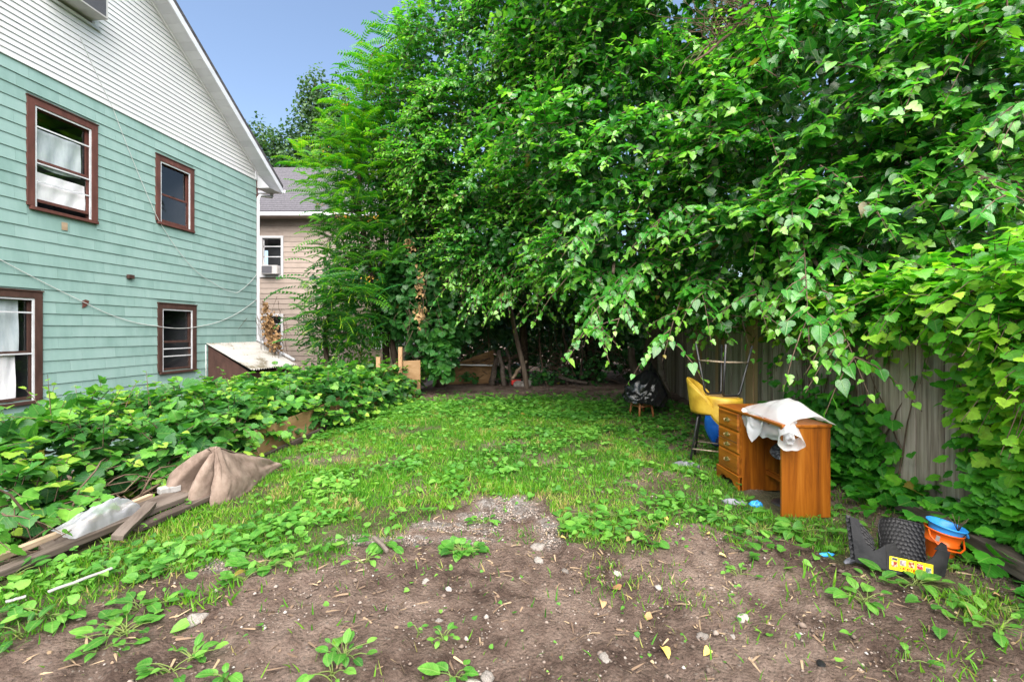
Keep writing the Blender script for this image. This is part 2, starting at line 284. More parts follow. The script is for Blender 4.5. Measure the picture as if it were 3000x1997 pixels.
# foliage colours (tint 0 = old dark leaf, low tints also stand for crown shade, 1 = fresh tip)
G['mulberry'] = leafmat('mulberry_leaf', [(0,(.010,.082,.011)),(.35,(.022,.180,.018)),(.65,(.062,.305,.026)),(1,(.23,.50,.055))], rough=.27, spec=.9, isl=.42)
G['ailanthus'] = leafmat('ailanthus_leaf', [(0,(.014,.095,.032)),(.4,(.035,.195,.016)),(.7,(.10,.33,.012)),(1,(.30,.46,.025))], rough=.36, spec=.5)
G['grape'] = leafmat('grape_leaf', [(0,(.018,.095,.026)),(.4,(.045,.185,.030)),(.7,(.105,.31,.030)),(1,(.30,.46,.05))], rough=.42, spec=.45)
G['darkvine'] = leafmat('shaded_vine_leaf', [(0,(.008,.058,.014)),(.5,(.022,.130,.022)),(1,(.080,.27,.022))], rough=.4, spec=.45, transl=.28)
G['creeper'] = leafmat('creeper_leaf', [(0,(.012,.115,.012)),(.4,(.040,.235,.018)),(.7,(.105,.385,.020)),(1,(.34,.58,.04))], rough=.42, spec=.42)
G['far'] = leafmat('distant_leaf', [(0,(.020,.062,.022)),(.5,(.045,.110,.036)),(1,(.10,.20,.055))], rough=.45, spec=.4, vein=0)
G['weed'] = leafmat('weed_leaf', [(0,(.022,.115,.014)),(.5,(.068,.24,.026)),(1,(.19,.42,.06))], rough=.45, spec=.4)
G['grass'] = leafmat('grass_blade', [(0,(.028,.115,.009)),(.45,(.074,.245,.014)),(.8,(.18,.37,.025)),(1,(.42,.33,.14))], rough=.5, spec=.3, vein=0, transl=.4)

G['seed'] = surf('orange_seed_wings', [(.3,(.42,.16,.02)),(.7,(.58,.38,.05))], scale=(3,3,3), rough=.6, bump=0)
G['litleanbark'] = surf('lit_trunk_bark', [(.25,(.07,.05,.038)),(.55,(.16,.12,.092)),(.8,(.24,.19,.15))], scale=(9,9,2.2), rough=.92, spec=.1, bump=.8, bscale=30, dist=.6, bdist=.012)  # brown bark lightened, standing in for light on the leaning trunk
# ------------------------------------------------------------------ ground
BX = [-4.2,-2.56,-2.1,-1.57,-.8,-.45,.0,.30,.42,1.09,1.78,2.08,2.4,2.9,4.5]
BY = [1.3,1.95,2.65,3.0,3.5,4.2,4.35,4.05,3.51,3.2,3.35,3.05,2.5,2.2,2.0]
def edge_x(y): return -3.62 + .098*np.asarray(y)          # left edge of the yard, where the bank drops
def fence_x(y): return 3.12 + .078*np.asarray(y)
def clear_of(x, y):
    k = 1+0*x
    for (x0, x1, y0, y1) in ((2.12,2.74,2.62,3.12),(2.16,2.66,3.68,4.82),(-3.4,-2.95,2.6,4.3)): k = k*~((x > x0)&(x < x1)&(y > y0)&(y < y1))
    return k
def grass_mask(x, y):
    n = fbm(x*1.5+3, y*1.5, 4)-.5; n2 = fbm(x*5+8, y*5+2, 3)-.5
    d = y - np.interp(x, BX, BY) + n*1.1 + n2*.7
    g = sstep(-.12, .42, d)
    back = 9.75 + .30*np.sin(x*1.7) - .22*np.clip(x-1.0, 0, 3)**1.6
    g = g*(1-sstep(-.8, .6, y-back + n*1.6))
    patch = sstep(.64, .75, fbm(x*.9+20, y*.9+5, 3)); g = g*(1-.6*patch)
    shade = sstep(.9, 2.4, x)*sstep(4.6, 6.2, y); g = g*(1-.55*shade)
    g = g*(1-sstep(2.45, 2.95, x)*.9)
    g = g*sstep(-.05, .15, x-edge_x(y))
    return np.clip(g, 0, 1)
GRAV = [(-.03,4.12,.36,.22),(-.45,3.62,.42,.12),(-.95,3.35,.4,.10),(-1.92,2.92,.14,.10),(.28,3.5,.12,.30),(-.3,3.35,.3,.1),(-.2,3.85,.45,.12)]
def gravel_mask(x, y):
    g = 0*x
    for (cx, cy, rx, ry) in GRAV:
        g = np.maximum(g, 1-sstep(.45, 1.15, np.sqrt(((x-cx)/rx)**2+((y-cy)/ry)**2) + (fbm(x*6, y*6, 3)-.5)*1.1))
    return g
def ground_z(x, y):
    x = np.asarray(x, float); y = np.asarray(y, float)
    near = 1-sstep(9, 16, np.hypot(x, y))
    z = (fbm(x*.8, y*.8, 3)-.5)*.10 + near*((fbm(x*3.1, y*3.1, 4)-.5)*.055)
    z = z - .04
    lip = x - edge_x(y)
    bank = sstep(.0, -.75, lip)
    z = z*(1-bank) + bank*(-1.05 + (fbm(x*1.5, y*1.5, 3)-.5)*.15)
    z = z + .03*sstep(3.4, 2.2, y)*sstep(-1, 1, x)
    return z
def gz(x, y): return float(ground_z(np.array([x]), np.array([y]))[0])
def build_ground():
    xs = np.concatenate([np.linspace(-300,-14,12), np.linspace(-12,-4.4,20), np.arange(-4.2,4.2,.03), np.linspace(4.4,14,20), np.linspace(17,300,12)])
    ys = np.concatenate([np.linspace(-60,-2,8), np.linspace(-1,1.3,10), np.arange(1.45,5.2,.025), np.arange(5.2,8.5,.045), np.arange(8.5,14.5,.09), np.linspace(15,30,16), np.linspace(36,400,14)])
    X, Y = np.meshgrid(xs, ys); Z = ground_z(X, Y)
    near = (1-sstep(4, 8, Y))*sstep(1.2,1.6,Y)
    bare = 1-grass_mask(X, Y)
    Z = Z + near*bare*((fbm(X*9, Y*9, 3)-.5)*.045 + (np.clip(fbm(X*22, Y*22, 2)-.52, 0, 1))*.075)*(X>edge_x(Y))
    nx, ny = len(xs), len(ys)
    V = np.stack([X.ravel(), Y.ravel(), Z.ravel()], 1)
    i = np.arange(nx-1); j = np.arange(ny-1); I, J = np.meshgrid(i, j)
    a = (J*nx+I).ravel(); F = np.stack([a, a+1, a+nx+1, a+nx], 1)
    me = mesh_np('ground', V, F, np.full(len(F), 4), smooth=True)
    for nm, arr in (('grass', grass_mask(X, Y)), ('gravel', gravel_mask(X, Y))):
        at = me.attributes.new(nm, 'FLOAT', 'POINT'); at.data.foreach_set('value', arr.ravel().astype(np.float32))
    m, n, nd, lk = new_mat('yard_soil')
    tc = N(nd, 'ShaderNodeTexCoord')
    def noise(sc, det=6, rough=.6):
        z = N(nd, 'ShaderNodeTexNoise'); z.inputs['Scale'].default_value = sc; z.inputs['Detail'].default_value = det; z.inputs['Roughness'].default_value = rough
        lk.new(tc.outputs['Object'], z.inputs['Vector']); return z.outputs['Fac']
    big = ramp(nd, [(.37,(.055,.036,.028)),(.44,(.110,.075,.059)),(.51,(.180,.128,.102)),(.60,(.275,.205,.166))]); 
    mixn = N(nd, 'ShaderNodeMath', operation='MULTIPLY_ADD'); mixn.inputs[1].default_value = .45; 
    lk.new(noise(9, 8, .7), mixn.inputs[0])
    lo = N(nd, 'ShaderNodeMath', operation='MULTIPLY'); lo.inputs[1].default_value = .55; lk.new(noise(1.1, 4), lo.inputs[0]); lk.new(lo.outputs[0], mixn.inputs[2])
    lk.new(mixn.outputs[0], big.inputs[0])
    crumb = N(nd, 'ShaderNodeTexVoronoi'); crumb.inputs['Scale'].default_value = 55; lk.new(tc.outputs['Object'], crumb.inputs['Vector'])
    # scattered pale grit
    gr = ramp(nd, [(.0,(.27,.225,.19)),(.5,(.17,.13,.105)),(1,(.08,.058,.045))]); 
    sep = N(nd, 'ShaderNodeSeparateXYZ'); lk.new(crumb.outputs['Color'], sep.inputs[0]); lk.new(sep.outputs[1], gr.inputs[0])
    gm = N(nd, 'ShaderNodeMath', operation='GREATER_THAN'); gm.inputs[1].default_value = .90; lk.new(sep.outputs[0], gm.inputs[0])
    gd = N(nd, 'ShaderNodeMath', operation='LESS_THAN'); gd.inputs[1].default_value = .42; lk.new(crumb.outputs['Distance'], gd.inputs[0])
    g2 = N(nd, 'ShaderNodeMath', operation='MULTIPLY'); lk.new(gm.outputs[0], g2.inputs[0]); lk.new(gd.outputs[0], g2.inputs[1])
    m1 = N(nd, 'ShaderNodeMixRGB'); lk.new(g2.outputs[0], m1.inputs[0]); lk.new(big.outputs[0], m1.inputs[1]); lk.new(gr.outputs[0], m1.inputs[2])
    # thatch under the lawn
    ag = N(nd, 'ShaderNodeAttribute', attribute_name='grass'); th = ramp(nd, [(.3,(.045,.060,.020)),(.55,(.085,.095,.035)),(.75,(.19,.15,.07))]); lk.new(noise(38, 5, .7), th.inputs[0])
    gf = N(nd, 'ShaderNodeMath', operation='MULTIPLY'); gf.inputs[1].default_value = .75; lk.new(ag.outputs['Fac'], gf.inputs[0])
    m2 = N(nd, 'ShaderNodeMixRGB'); lk.new(gf.outputs[0], m2.inputs[0]); lk.new(m1.outputs[0], m2.inputs[1]); lk.new(th.outputs[0], m2.inputs[2])
    av = N(nd, 'ShaderNodeAttribute', attribute_name='gravel'); vv = N(nd, 'ShaderNodeTexVoronoi'); vv.inputs['Scale'].default_value = 42; lk.new(tc.outputs['Object'], vv.inputs['Vector'])
    sp2 = N(nd, 'ShaderNodeSeparateXYZ'); lk.new(vv.outputs['Color'], sp2.inputs[0])
    gc = ramp(nd, [(0,(.13,.115,.10)),(.6,(.25,.23,.215)),(1,(.38,.36,.345))]); lk.new(sp2.outputs[0], gc.inputs[0])
    gm2 = N(nd, 'ShaderNodeMath', operation='MULTIPLY'); gm2.inputs[1].default_value = .8; lk.new(av.outputs['Fac'], gm2.inputs[0])
    m3 = N(nd, 'ShaderNodeMixRGB'); lk.new(gm2.outputs[0], m3.inputs[0]); lk.new(m2.outputs[0], m3.inputs[1]); lk.new(gc.outputs[0], m3.inputs[2])
    p = N(nd, 'ShaderNodeBsdfPrincipled'); p.inputs['Roughness'].default_value = .95; p.inputs['Specular IOR Level'].default_value = .12; lk.new(m3.outputs[0], p.inputs['Base Color'])
    hs = N(nd, 'ShaderNodeMath', operation='MULTIPLY_ADD'); hs.inputs[1].default_value = -.8; lk.new(crumb.outputs['Distance'], hs.inputs[0]); lk.new(noise(85, 8, .8), hs.inputs[2])
    b = N(nd, 'ShaderNodeBump'); b.inputs['Strength'].default_value = 1.0; b.inputs['Distance'].default_value = .035; lk.new(hs.outputs[0], b.inputs['Height']); lk.new(b.outputs[0], p.inputs['Normal'])
    o = N(nd, 'ShaderNodeOutputMaterial'); lk.new(p.outputs[0], o.inputs[0])
    me.materials.append(m)
    tag(link('ground', me), kind='structure')
build_ground()

# ------------------------------------------------------------------ mint green house
HA = math.atan(.0979)
house = thing('green_house', 'mint green shingled house with white gable siding and brown window trim', 'house', (-7.5, 13.33, 0), -HA)
W = [(-5.81,-4.64,3.54,5.42), (-3.37,-2.31,3.87,5.39), (-6.92,-5.58,.286,2.165), (-3.32,-2.24,.54,2.12)]   # outer trim y0,y1,z0,z1
ACW = (-5.75,-4.62,7.25,8.75)
ZB, ZE, SL, PK = 5.92, 6.30, .714, -5.35     # top of green, rake height at the corner, roof slope, peak position
def rake(y): return ZE + SL*(-y) if y > PK else ZE + SL*(-PK) - SL*(PK-y)
def backing():
    mb = MB(); ys = sorted({-10.7, 0.0} | {q for w in W+[ACW] for q in (w[0]+.06, w[1]-.06)}); zs = sorted({-1.3, ZB} | {q for w in W for q in (w[2]+.06, w[3]-.06)})
    for a, b in zip(ys, ys[1:]):
        for c, d in zip(zs, zs[1:]):
            cy, cz = (a+b)/2, (c+d)/2
            if any(w[0] < cy < w[1] and w[2] < cz < w[3] for w in W): continue
            mb.box(-.14, -.004, a, b, c, d)
    # gable
    for a, b in zip(ys, ys[1:]):
        segs = [(a, b)] if not (a < PK < b) else [(a, PK), (PK, b)]
        for (p, q) in segs:
            lo = ZB
            if ACW[0] < (p+q)/2 < ACW[1]:
                mb.box(-.14, -.004, p, q, ZB, ACW[2]+.06); lo = ACW[3]-.06
            mb.prism([(p, lo), (q, lo), (q, rake(q)), (p, rake(p))], 'x', -.14, -.004)
    mb.box(-9, -.14, -.12, 0, -1.3, ZE)           # far side wall
    mb.box(-9, -.14, -10.7, -10.58, -1.3, ZE)
    return mb
backing().build('wall', G['green'], house)
# green shingles, one object each
def split(y0, y1, z0, z1, holes):
    seg = [(y0, y1)]
    for h in holes:
        if h[2]+.012 < z1 and h[3]-.012 > z0:
            ns = []
            for a, b in seg:
                l, r = h[0]+.008, h[1]-.008
                if b <= l or a >= r: ns.append((a, b)); continue
                if a < l: ns.append((a, l))
                if b > r: ns.append((r, b))
            seg = ns
    return seg
rs = random.Random(3); C = .205; cnt = 0; extra = MB(); k = 0; z1 = ZB
while z1 > -.9:
    z0 = z1 - C; y = 0.0; off = [0, .21, .42][(k*2) % 3] + rs.uniform(-.03, .03); first = True
    while y > -10.7:
        w = .64 if not first else (.64-off if off < .55 else .64)
        first = False
        ya = max(y-w, -10.7)
        for (a, b) in split(ya+.0015, y-.0015, z0, z1, W):
            if b-a < .02: continue
            t = rs.uniform(-.0015, .0015); wv = rs.uniform(-.003, .003)
            pts = [(.000,a,z0-.012+wv), (.018+t,a,z0-.012+wv), (.018+t,b,z0-.012-wv*.5), (.000,b,z0-.012-wv*.5), (.000,a,z1-.004), (.003,a,z1-.004), (.003,b,z1-.004), (.000,b,z1-.004)]
            if a < -6.9 or z0 < .0:
                extra.hexa(pts)
            else:
                MB().hexa(pts).build('shingle', G['green'], house); cnt += 1
        y = ya
    z1 = z0; k += 1
tag(extra.build('lower_shingles', G['green'], house), kind='stuff')
# missing shingle patch (bare board) and a torn hole with cable
MB().box(.0255,.027,-5.28,-5.18,3.30,3.44).build('bare_patch', G['lightlumber'], house)
MB().prism([(-4.93,1.93),(-4.86,1.96),(-4.82,2.02),(-4.80,2.07),(-4.87,2.09),(-4.94,2.06),(-4.92,2.0)], 'x', .025, .030).build('torn_hole', G['brown'], house)
# white vinyl siding, one course each
z = ZB; k = 0
while z < 10.0:
    zt = z+.1016
    yl = -10.7; yr = 0.0 if zt < ZE else -(zt-ZE)/SL
    yl2 = 2*PK - yr if zt > ZE else -10.7
    if yr - yl2 < .1: break
    for (a, b) in split(yl2, yr, z, zt, [ACW]):
        if b-a < .05: continue
        bb = b; bt = b
        if b == yr: bt = b-.0; bb = min(0, b+.1016/SL if zt > ZE else b); bb = min(bb, 0)
        MB().hexa([(.000,a,z),(.022,a,z),(.022,bb,z),(.000,bb,z),(.000,a,zt-.003),(.006,a,zt-.003),(.006,bt,zt-.003),(.000,bt,zt-.003)]).build('siding_course', G['white'], house)
    z = zt; k += 1
MB().box(.000,.030,-10.7,.0,ZB-.012,ZB-.0005).build('siding_starter_strip', G['white'], house)
MB().box(-.02,.045,-.06,.022,ZB+.005,ZE+.10).build('corner_trim', G['fascia'], house)
MB().box(-.05,.02,.002,.06,-1.2,ZB-.0).build('corner_board', G['brown'], house)
# roof, rake overhang
EO, GO = .42, .62
def rp(y, x, dz=0): return (x, y, ZE + .02 + SL*(-y) + dz)
rf = MB()
rf.hexa([rp(GO,-9.5,-.02),rp(GO,EO+.02,-.02),rp(PK,EO+.02,-.02),rp(PK,-9.5,-.02),rp(GO,-9.5,.06),rp(GO,EO+.04,.06),rp(PK,EO+.04,.06),rp(PK,-9.5,.06)])
def rp2(y, x, dz=0): return (x, y, ZE + .02 + SL*(-PK) - SL*(PK-y) + dz)
rf.hexa([rp2(PK,-9.5,-.02),rp2(PK,EO+.02,-.02),rp2(-11.3,EO+.02,-.02),rp2(-11.3,-9.5,-.02),rp2(PK,-9.5,.06),rp2(PK,EO+.04,.06),rp2(-11.3,EO+.04,.06),rp2(-11.3,-9.5,.06)])
roof = rf.build('roof', G['roof'], house)
MB().hexa([rp(GO,EO-.01,-.19),rp(GO,EO+.018,-.19),rp(PK,EO+.018,-.19),rp(PK,EO-.01,-.19),rp(GO,EO-.01,-.021),rp(GO,EO+.018,-.021),rp(PK,EO+.018,-.021),rp(PK,EO-.01,-.021)]).build('fascia', G['fascia'], roof)
MB().hexa([rp2(PK,EO-.01,-.19),rp2(PK,EO+.018,-.19),rp2(-11.3,EO+.018,-.19),rp2(-11.3,EO-.01,-.19),rp2(PK,EO-.01,-.021),rp2(PK,EO+.018,-.021),rp2(-11.3,EO+.018,-.021),rp2(-11.3,EO-.01,-.021)]).build('fascia', G['fascia'], roof)
y = GO-.02
while y > PK:                                            # soffit panels one by one
    a = y-.155
    MB().hexa([rp(y-.005,.03,-.165),rp(y-.005,EO-.012,-.165),rp(a,EO-.012,-.165),rp(a,.03,-.165),rp(y-.005,.03,-.15),rp(y-.005,EO-.012,-.15),rp(a,EO-.012,-.15),rp(a,.03,-.15)]).build('soffit_panel', G['soffit'], roof)
    y = a
MB().hexa([rp(GO,.025,-.21),rp(GO,.055,-.21),rp(PK,.055,-.21),rp(PK,.025,-.21),rp(GO,.025,-.166),rp(GO,.055,-.166),rp(PK,.055,-.166),rp(PK,.025,-.166)]).build('rake_moulding', G['white'], roof)
# eave return box, gutter, downspout
zeav = ZE - SL*GO
MB().add([(-.02,.03,zeav-.16),(EO-.02,.03,zeav-.16),(EO-.02,GO,zeav-.16),(-.02,GO,zeav-.16),(-.02,.03,ZE-.2),(.02,.03,ZE-.2),(.02,GO,zeav-.10),(-.02,GO,zeav-.10)],
        [(0,3,2,1),(4,5,6,7),(0,1,5,4),(1,2,6,5),(2,3,7,6),(3,0,4,7)]).build('eave_return', G['soffit'], roof)
gu = MB(); prof = [(GO+.0,zeav-.13),(GO+.09,zeav-.13),(GO+.125,zeav-.02),(GO+.11,zeav-.02),(GO+.08,zeav-.12),(GO+.01,zeav-.12)]
gu.prism(prof, 'x', -9.4, EO+.03); gutter = gu.build('gutter', G['fascia'], house)
def square_pipe(path, w=.05, d=.04):
    m = MB(); m.tube(path, w, 4); return m
dp = [(.06,GO+.05,zeav-.10),(.06,GO+.04,zeav-.24),(.055,.10,zeav-.36),(.05,.02,zeav-.46),(.05,.02,1.32),(.06,.03,1.22)]
MB().tube(dp, .052, 4).build('downspout', G['fascia'], house, bevel=.008)
# windows
def quad(x, y0, y1, z0, z1): return MB().add([(x,y0,z0),(x,y1,z0),(x,y1,z1),(x,y0,z1)], [(0,1,2,3)])
def window(i, w, trim, style):
    y0, y1, z0, z1 = w; T = .115
    m = MB()
    m.box(.0,.034,y0,y0+T,z0+.06,z1); m.box(.0,.034,y1-T,y1,z0+.06,z1); m.box(.0,.0345,y0+T,y1-T,z1-T,z1)
    m.box(-.11,.004,y0+T-.02,y0+T,z0+.05,z1-T); m.box(-.11,.004,y1-T,y1-T+.02,z0+.05,z1-T); m.box(-.11,.004,y0+T,y1-T,z1-T,z1-T+.02)
    win = m.build('window', trim, house, bevel=.003)
    MB().box(-.11,.055,y0+T*.4,y1-.0,z0,z0+.055).build('sill', trim, win, bevel=.004)
    MB().box(.0,.05,y0-.01,y1+.01,z1+.001,z1+.022).build('drip_cap', G['dkbrown'] if trim is G['brown'] else trim, win)
    a, b, c, d = y0+T, y1-T, z0+.056, z1-T
    f = MB(); s = .032
    f.box(.0055,.022,a+.001,a+s,c,d-.001); f.box(.0055,.022,b-s,b-.001,c,d-.001); f.box(.0055,.0215,a+s,b-s,d-s,d-.001)
    bars = {0:[.80,.44,.26], 1:[], 2:[.86,.46], 3:[.36,.24]}[style]
    for q in bars: zz = c+(d-c)*q; f.box(.006,.020,a+s,b-s,zz-.012,zz+.012)
    f.build('storm_frame', G['storm'], win)
    mid = c+(d-c)*.47
    sh = MB(); t = .05; e = c+.02 if style != 0 else c+.10
    for (p, q, xx) in ((e, mid+.02, -.010), (mid-.02, d, -.042)):
        sh.box(xx-.03,xx,a+.002,a+t,p,q); sh.box(xx-.03,xx,b-t,b-.002,p,q); sh.box(xx-.03,xx,a+t,b-t,p,p+t); sh.box(xx-.03,xx,a+t,b-t,q-t*.8,q)
    sh.build('sash', trim if style != 0 else G['brown'], win)
    quad(-.026,a+t,b-t,e+t,mid-.02).build('pane', G['glass'], win)
    quad(-.058,a+t,b-t,mid+.03,d-t*.8).build('pane', G['glass'], win)
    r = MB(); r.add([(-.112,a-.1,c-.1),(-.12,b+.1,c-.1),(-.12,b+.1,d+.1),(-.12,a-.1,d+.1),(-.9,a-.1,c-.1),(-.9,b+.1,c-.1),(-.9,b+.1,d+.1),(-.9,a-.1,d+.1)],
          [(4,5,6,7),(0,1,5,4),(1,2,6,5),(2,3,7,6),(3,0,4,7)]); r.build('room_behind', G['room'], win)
    def cloth(nm, ya, yb, za, zb, mat, amp=.012, fr=9, x=-.125):
        mm = MB(); mm.grid(lambda u, v: (x+amp*math.sin(fr*u*6.28+v*2)*(.4+v*.6)+.008*math.sin(17*u+5*v), ya+(yb-ya)*u, zb+(za-zb)*v+.02*math.sin(u*7+1)*v), 40, 12); mm.build(nm, mat, win, smooth=True)
    if style == 0:
        cloth('curtain', a+.02, b-.06, e+.02, c+(d-c)*.36, G['curtain'], .006, 2, -.052); cloth('curtain', a+.02, b-.1, c+(d-c)*.42, c+(d-c)*.80, G['greycurtain'], .006, 1.5, -.085)
    if style == 2:
        cloth('curtain', a, a+(b-a)*.80, c, mid, G['curtain'], .006, 6, -.052); cloth('curtain', a, a+(b-a)*.86, mid, d, G['greycurtain'], .006, 5, -.085)
    return win
W_OBJ = [window(i, w, G['brown'] if i < 2 else G['dkbrown'], i) for i, w in enumerate(W)]
# attic window with air conditioner
y0, y1, z0, z1 = ACW
m = MB(); m.box(0,.03,y0,y0+.09,z0+.05,z1); m.box(0,.03,y1-.09,y1,z0+.05,z1); m.box(0,.0305,y0+.09,y1-.09,z1-.09,z1)
aw = m.build('window', G['white'], house); MB().box(-.1,.05,y0-.02,y1+.02,z0,z0+.05).build('sill', G['storm'], aw)
quad(-.055,y0+.09,y1-.09,z0+.05,z1-.09).build('pane', G['glass'], aw)
ac = MB().box(-.05,.36,y0+.18,y1-.12,z0+.11,z0+.50).build('air_conditioner', G['acmetal'], aw, bevel=.01)
gr = MB()
for i in range(22): gr.box(.36,.364,y0+.24,y1-.17,z0+.15+i*.0145,z0+.158+i*.0145)
gr.build('grille', G['acdark'], aw); MB().box(.3595,.362,y0+.23,y1-.165,z0+.14,z0+.475).build('coil', G['acdark'], aw)
MB().box(-.02,.02,y1-.12,y1-.09,z0+.05,z0+.5).build('side_filler', G['storm'], aw)
# cables and fittings on the wall
def cable(name, pts, r=.006):
    P = []
    for (p, q, sag) in pts:
        for i in range(10):
            t = i/10; P.append((.036, p[0]+(q[0]-p[0])*t, p[1]+(q[1]-p[1])*t - sag*4*t*(1-t)))
    P.append((.036, pts[-1][1][0], pts[-1][1][1])); MB().tube(P, r, 5).build(name, G['cable'], house, smooth=True)
cable('cable', [((-5.0,6.95),(-4.35,5.9),.02),((-4.35,5.9),(-3.35,4.0),.06),((-3.35,4.0),(-1.75,2.75),.22),((-1.75,2.75),(-.85,2.55),.05),((-.85,2.55),(0.02,3.2),.06)])
cable('cable', [((-6.9,3.0),(-4.87,2.02),.03),((-4.87,2.02),(-3.4,1.62),.08),((-3.4,1.62),(-2.1,1.63),.06),((-2.1,1.63),(0.02,2.46),.14)], .007)
MB().box(.016,.075,-4.05,-3.92,2.58,2.66).build('vent_box', G['dkbrown'], house, bevel=.006)
# cellar entry with corrugated roof
ce = MB()
SY0, SY1, LX = -1.86, .0, 1.12
ce.prism([(0.017,-1.1),(LX,-1.1),(LX,.48),(0.017,1.14)], 'y', SY0, SY0+.03)
ce.prism([(0.017,-1.1),(LX,-1.1),(LX,.48),(0.017,1.14)], 'y', SY1-.03, SY1)
ce.box(LX-.03,LX-.001,SY0+.03,SY1-.03,-1.1,.46)
cellar = ce.build('cellar_entry', G['dkbrown'], house)
def corr(u, v):
    y = SY0-.06+(SY1-SY0+.10)*u; x = -.0+.02+(LX+.10)*v
    return (x, y, 1.20-.60*(x/LX)+.019*math.sin(u*2*math.pi*20))
MB().grid(corr, 24*6+1, 4).build('corrugated_roof', G['tin'], cellar, solid=.004)
MB().tube([(.02,SY1+.03,1.26),(LX+.06,SY1+.03,.66)], .045, 6).build('edge_pipe', G['fascia'], cellar, smooth=True)
MB().tube([(.02,SY0-.08,1.16),(.03,SY0-.085,.6),(.03,SY0-.085,-.2)], .012, 6).build('conduit', G['cable'], cellar, smooth=True)

# ------------------------------------------------------------------ tan neighbour house
tanh = thing('tan_house', 'tan clapboard house with dark shingle roof behind the green house', 'house', (-9.5, 18.0, 0))
def shell(root, x0, x1, zb, zt, depth, mat, holes=()):
    m = MB(); xs = sorted({x0, x1}|{q for h in holes for q in h[:2]}); zs = sorted({zb, zt}|{q for h in holes for q in h[2:]})
    for a, b in zip(xs, xs[1:]):
        for c, d in zip(zs, zs[1:]):
            if any(h[0] < (a+b)/2 < h[1] and h[2] < (c+d)/2 < h[3] for h in holes): continue
            m.box(a, b, .02, .14, c, d)
    m.box(x0, x0+.12, .14, depth, zb, zt); m.box(x1-.12, x1, .14, depth, zb, zt)
    return m.build('wall', mat, root)
TW = [(-.62,.07,3.02,4.72+.05), (-.62,.07,.2,1.75)]     # openings (front windows) in local x,z : house x = -9.5 + x
def px_tan(px, d=18.0): return (px-1500)/1333*d + 9.5
wx0, wx1 = px_tan(764), px_tan(829)
TW = [(wx0+.07, wx1-.07, 3.72, 5.18), (wx0+.07, wx1-.07, .65, 2.1)]
XR = 5.9
shell(tanh, -6, XR, -1.2, 6.0, 5, G['tan'], TW)
z = -.9
while z < 5.95:
    for (a, b) in split(-6, XR, z, z+.205, [(t[0]-.09, t[1]+.09, t[2]-.09, t[3]+.09) for t in TW]):
        MB().hexa([(a,.0,z),(b,.0,z),(b,.02,z),(a,.02,z),(a,.014,z+.2),(b,.014,z+.2),(b,.02,z+.2),(a,.02,z+.2)]).build('clapboard', G['tan'], tanh)
    z += .205
for (a, b, c, d) in TW:
    m = MB(); m.box(a-.09,a,-.03,.0195,c-.09,d+.09); m.box(b,b+.09,-.03,.0195,c-.09,d+.09); m.box(a,b,-.03,.0195,d,d+.09); m.box(a,b,-.04,.0195,c-.09,c)
    w = m.build('window', G['white'], tanh)
    s = MB(); mid = (c+d)/2
    for q in (c+.02, mid, d-.02, c+(d-c)*.78): s.box(a,b,.05,.08,q-.018,q+.018)
    s.box(a,a+.04,.05,.08,c,d); s.box(b-.04,b,.05,.08,c,d); s.build('sash', G['storm'], w)
    MB().add([(a,.09,c),(b,.09,c),(b,.09,d),(a,.09,d)], [(0,1,2,3)]).build('pane', G['glass'], w)
    MB().box(a-.05,b+.05,.5,.52,c-.05,d+.05).build('room_behind', G['room'], w)
a, b, c, d = TW[0]
ac = MB().box(a+.06,b-.04,-.22,.06,c+.02,c+.36).build('air_conditioner', G['acmetal'], tanh, bevel=.01); MB().box(a+.09,b-.25,-.226,-.221,c+.05,c+.33).build('grille', G['acdark'], ac)
m = MB(); m.hexa([(-6.3,-.5,5.98),(XR+.4,-.5,5.98),(XR+.4,3.4,9.05),(-6.3,3.4,9.05),(-6.3,-.5,6.10),(XR+.4,-.5,6.10),(XR+.4,3.4,9.17),(-6.3,3.4,9.17)])
m.hexa([(-6.3,3.4,9.05),(XR+.4,3.4,9.05),(XR+.4,7.3,5.98),(-6.3,7.3,5.98),(-6.3,3.4,9.17),(XR+.4,3.4,9.17),(XR+.4,7.3,6.10),(-6.3,7.3,6.10)])
troof = m.build('roof', G['roof'], tanh)
k = 0; t = 0.0
while t < 1:                                            # shingle courses stepping up the slope
    y, zz = -.52+3.9*t, 6.105+3.07*t
    MB().hexa([(-6.3,y,zz+.006),(XR+.42,y,zz+.006),(XR+.42,y+.16,zz+.128),(-6.3,y+.16,zz+.128),(-6.3,y,zz+.020),(XR+.42,y,zz+.020),(XR+.42,y+.16,zz+.131),(-6.3,y+.16,zz+.131)]).build('shingle_course', G['roof'], troof)
    t += .0385
MB().box(-6.3,XR+.4,-.60,-.50,5.93,6.06).build('gutter', G['fascia'], tanh)
MB().box(-6.3,XR+.4,-.5,.02,5.94,5.978).build('soffit_panel', G['tan'], tanh)
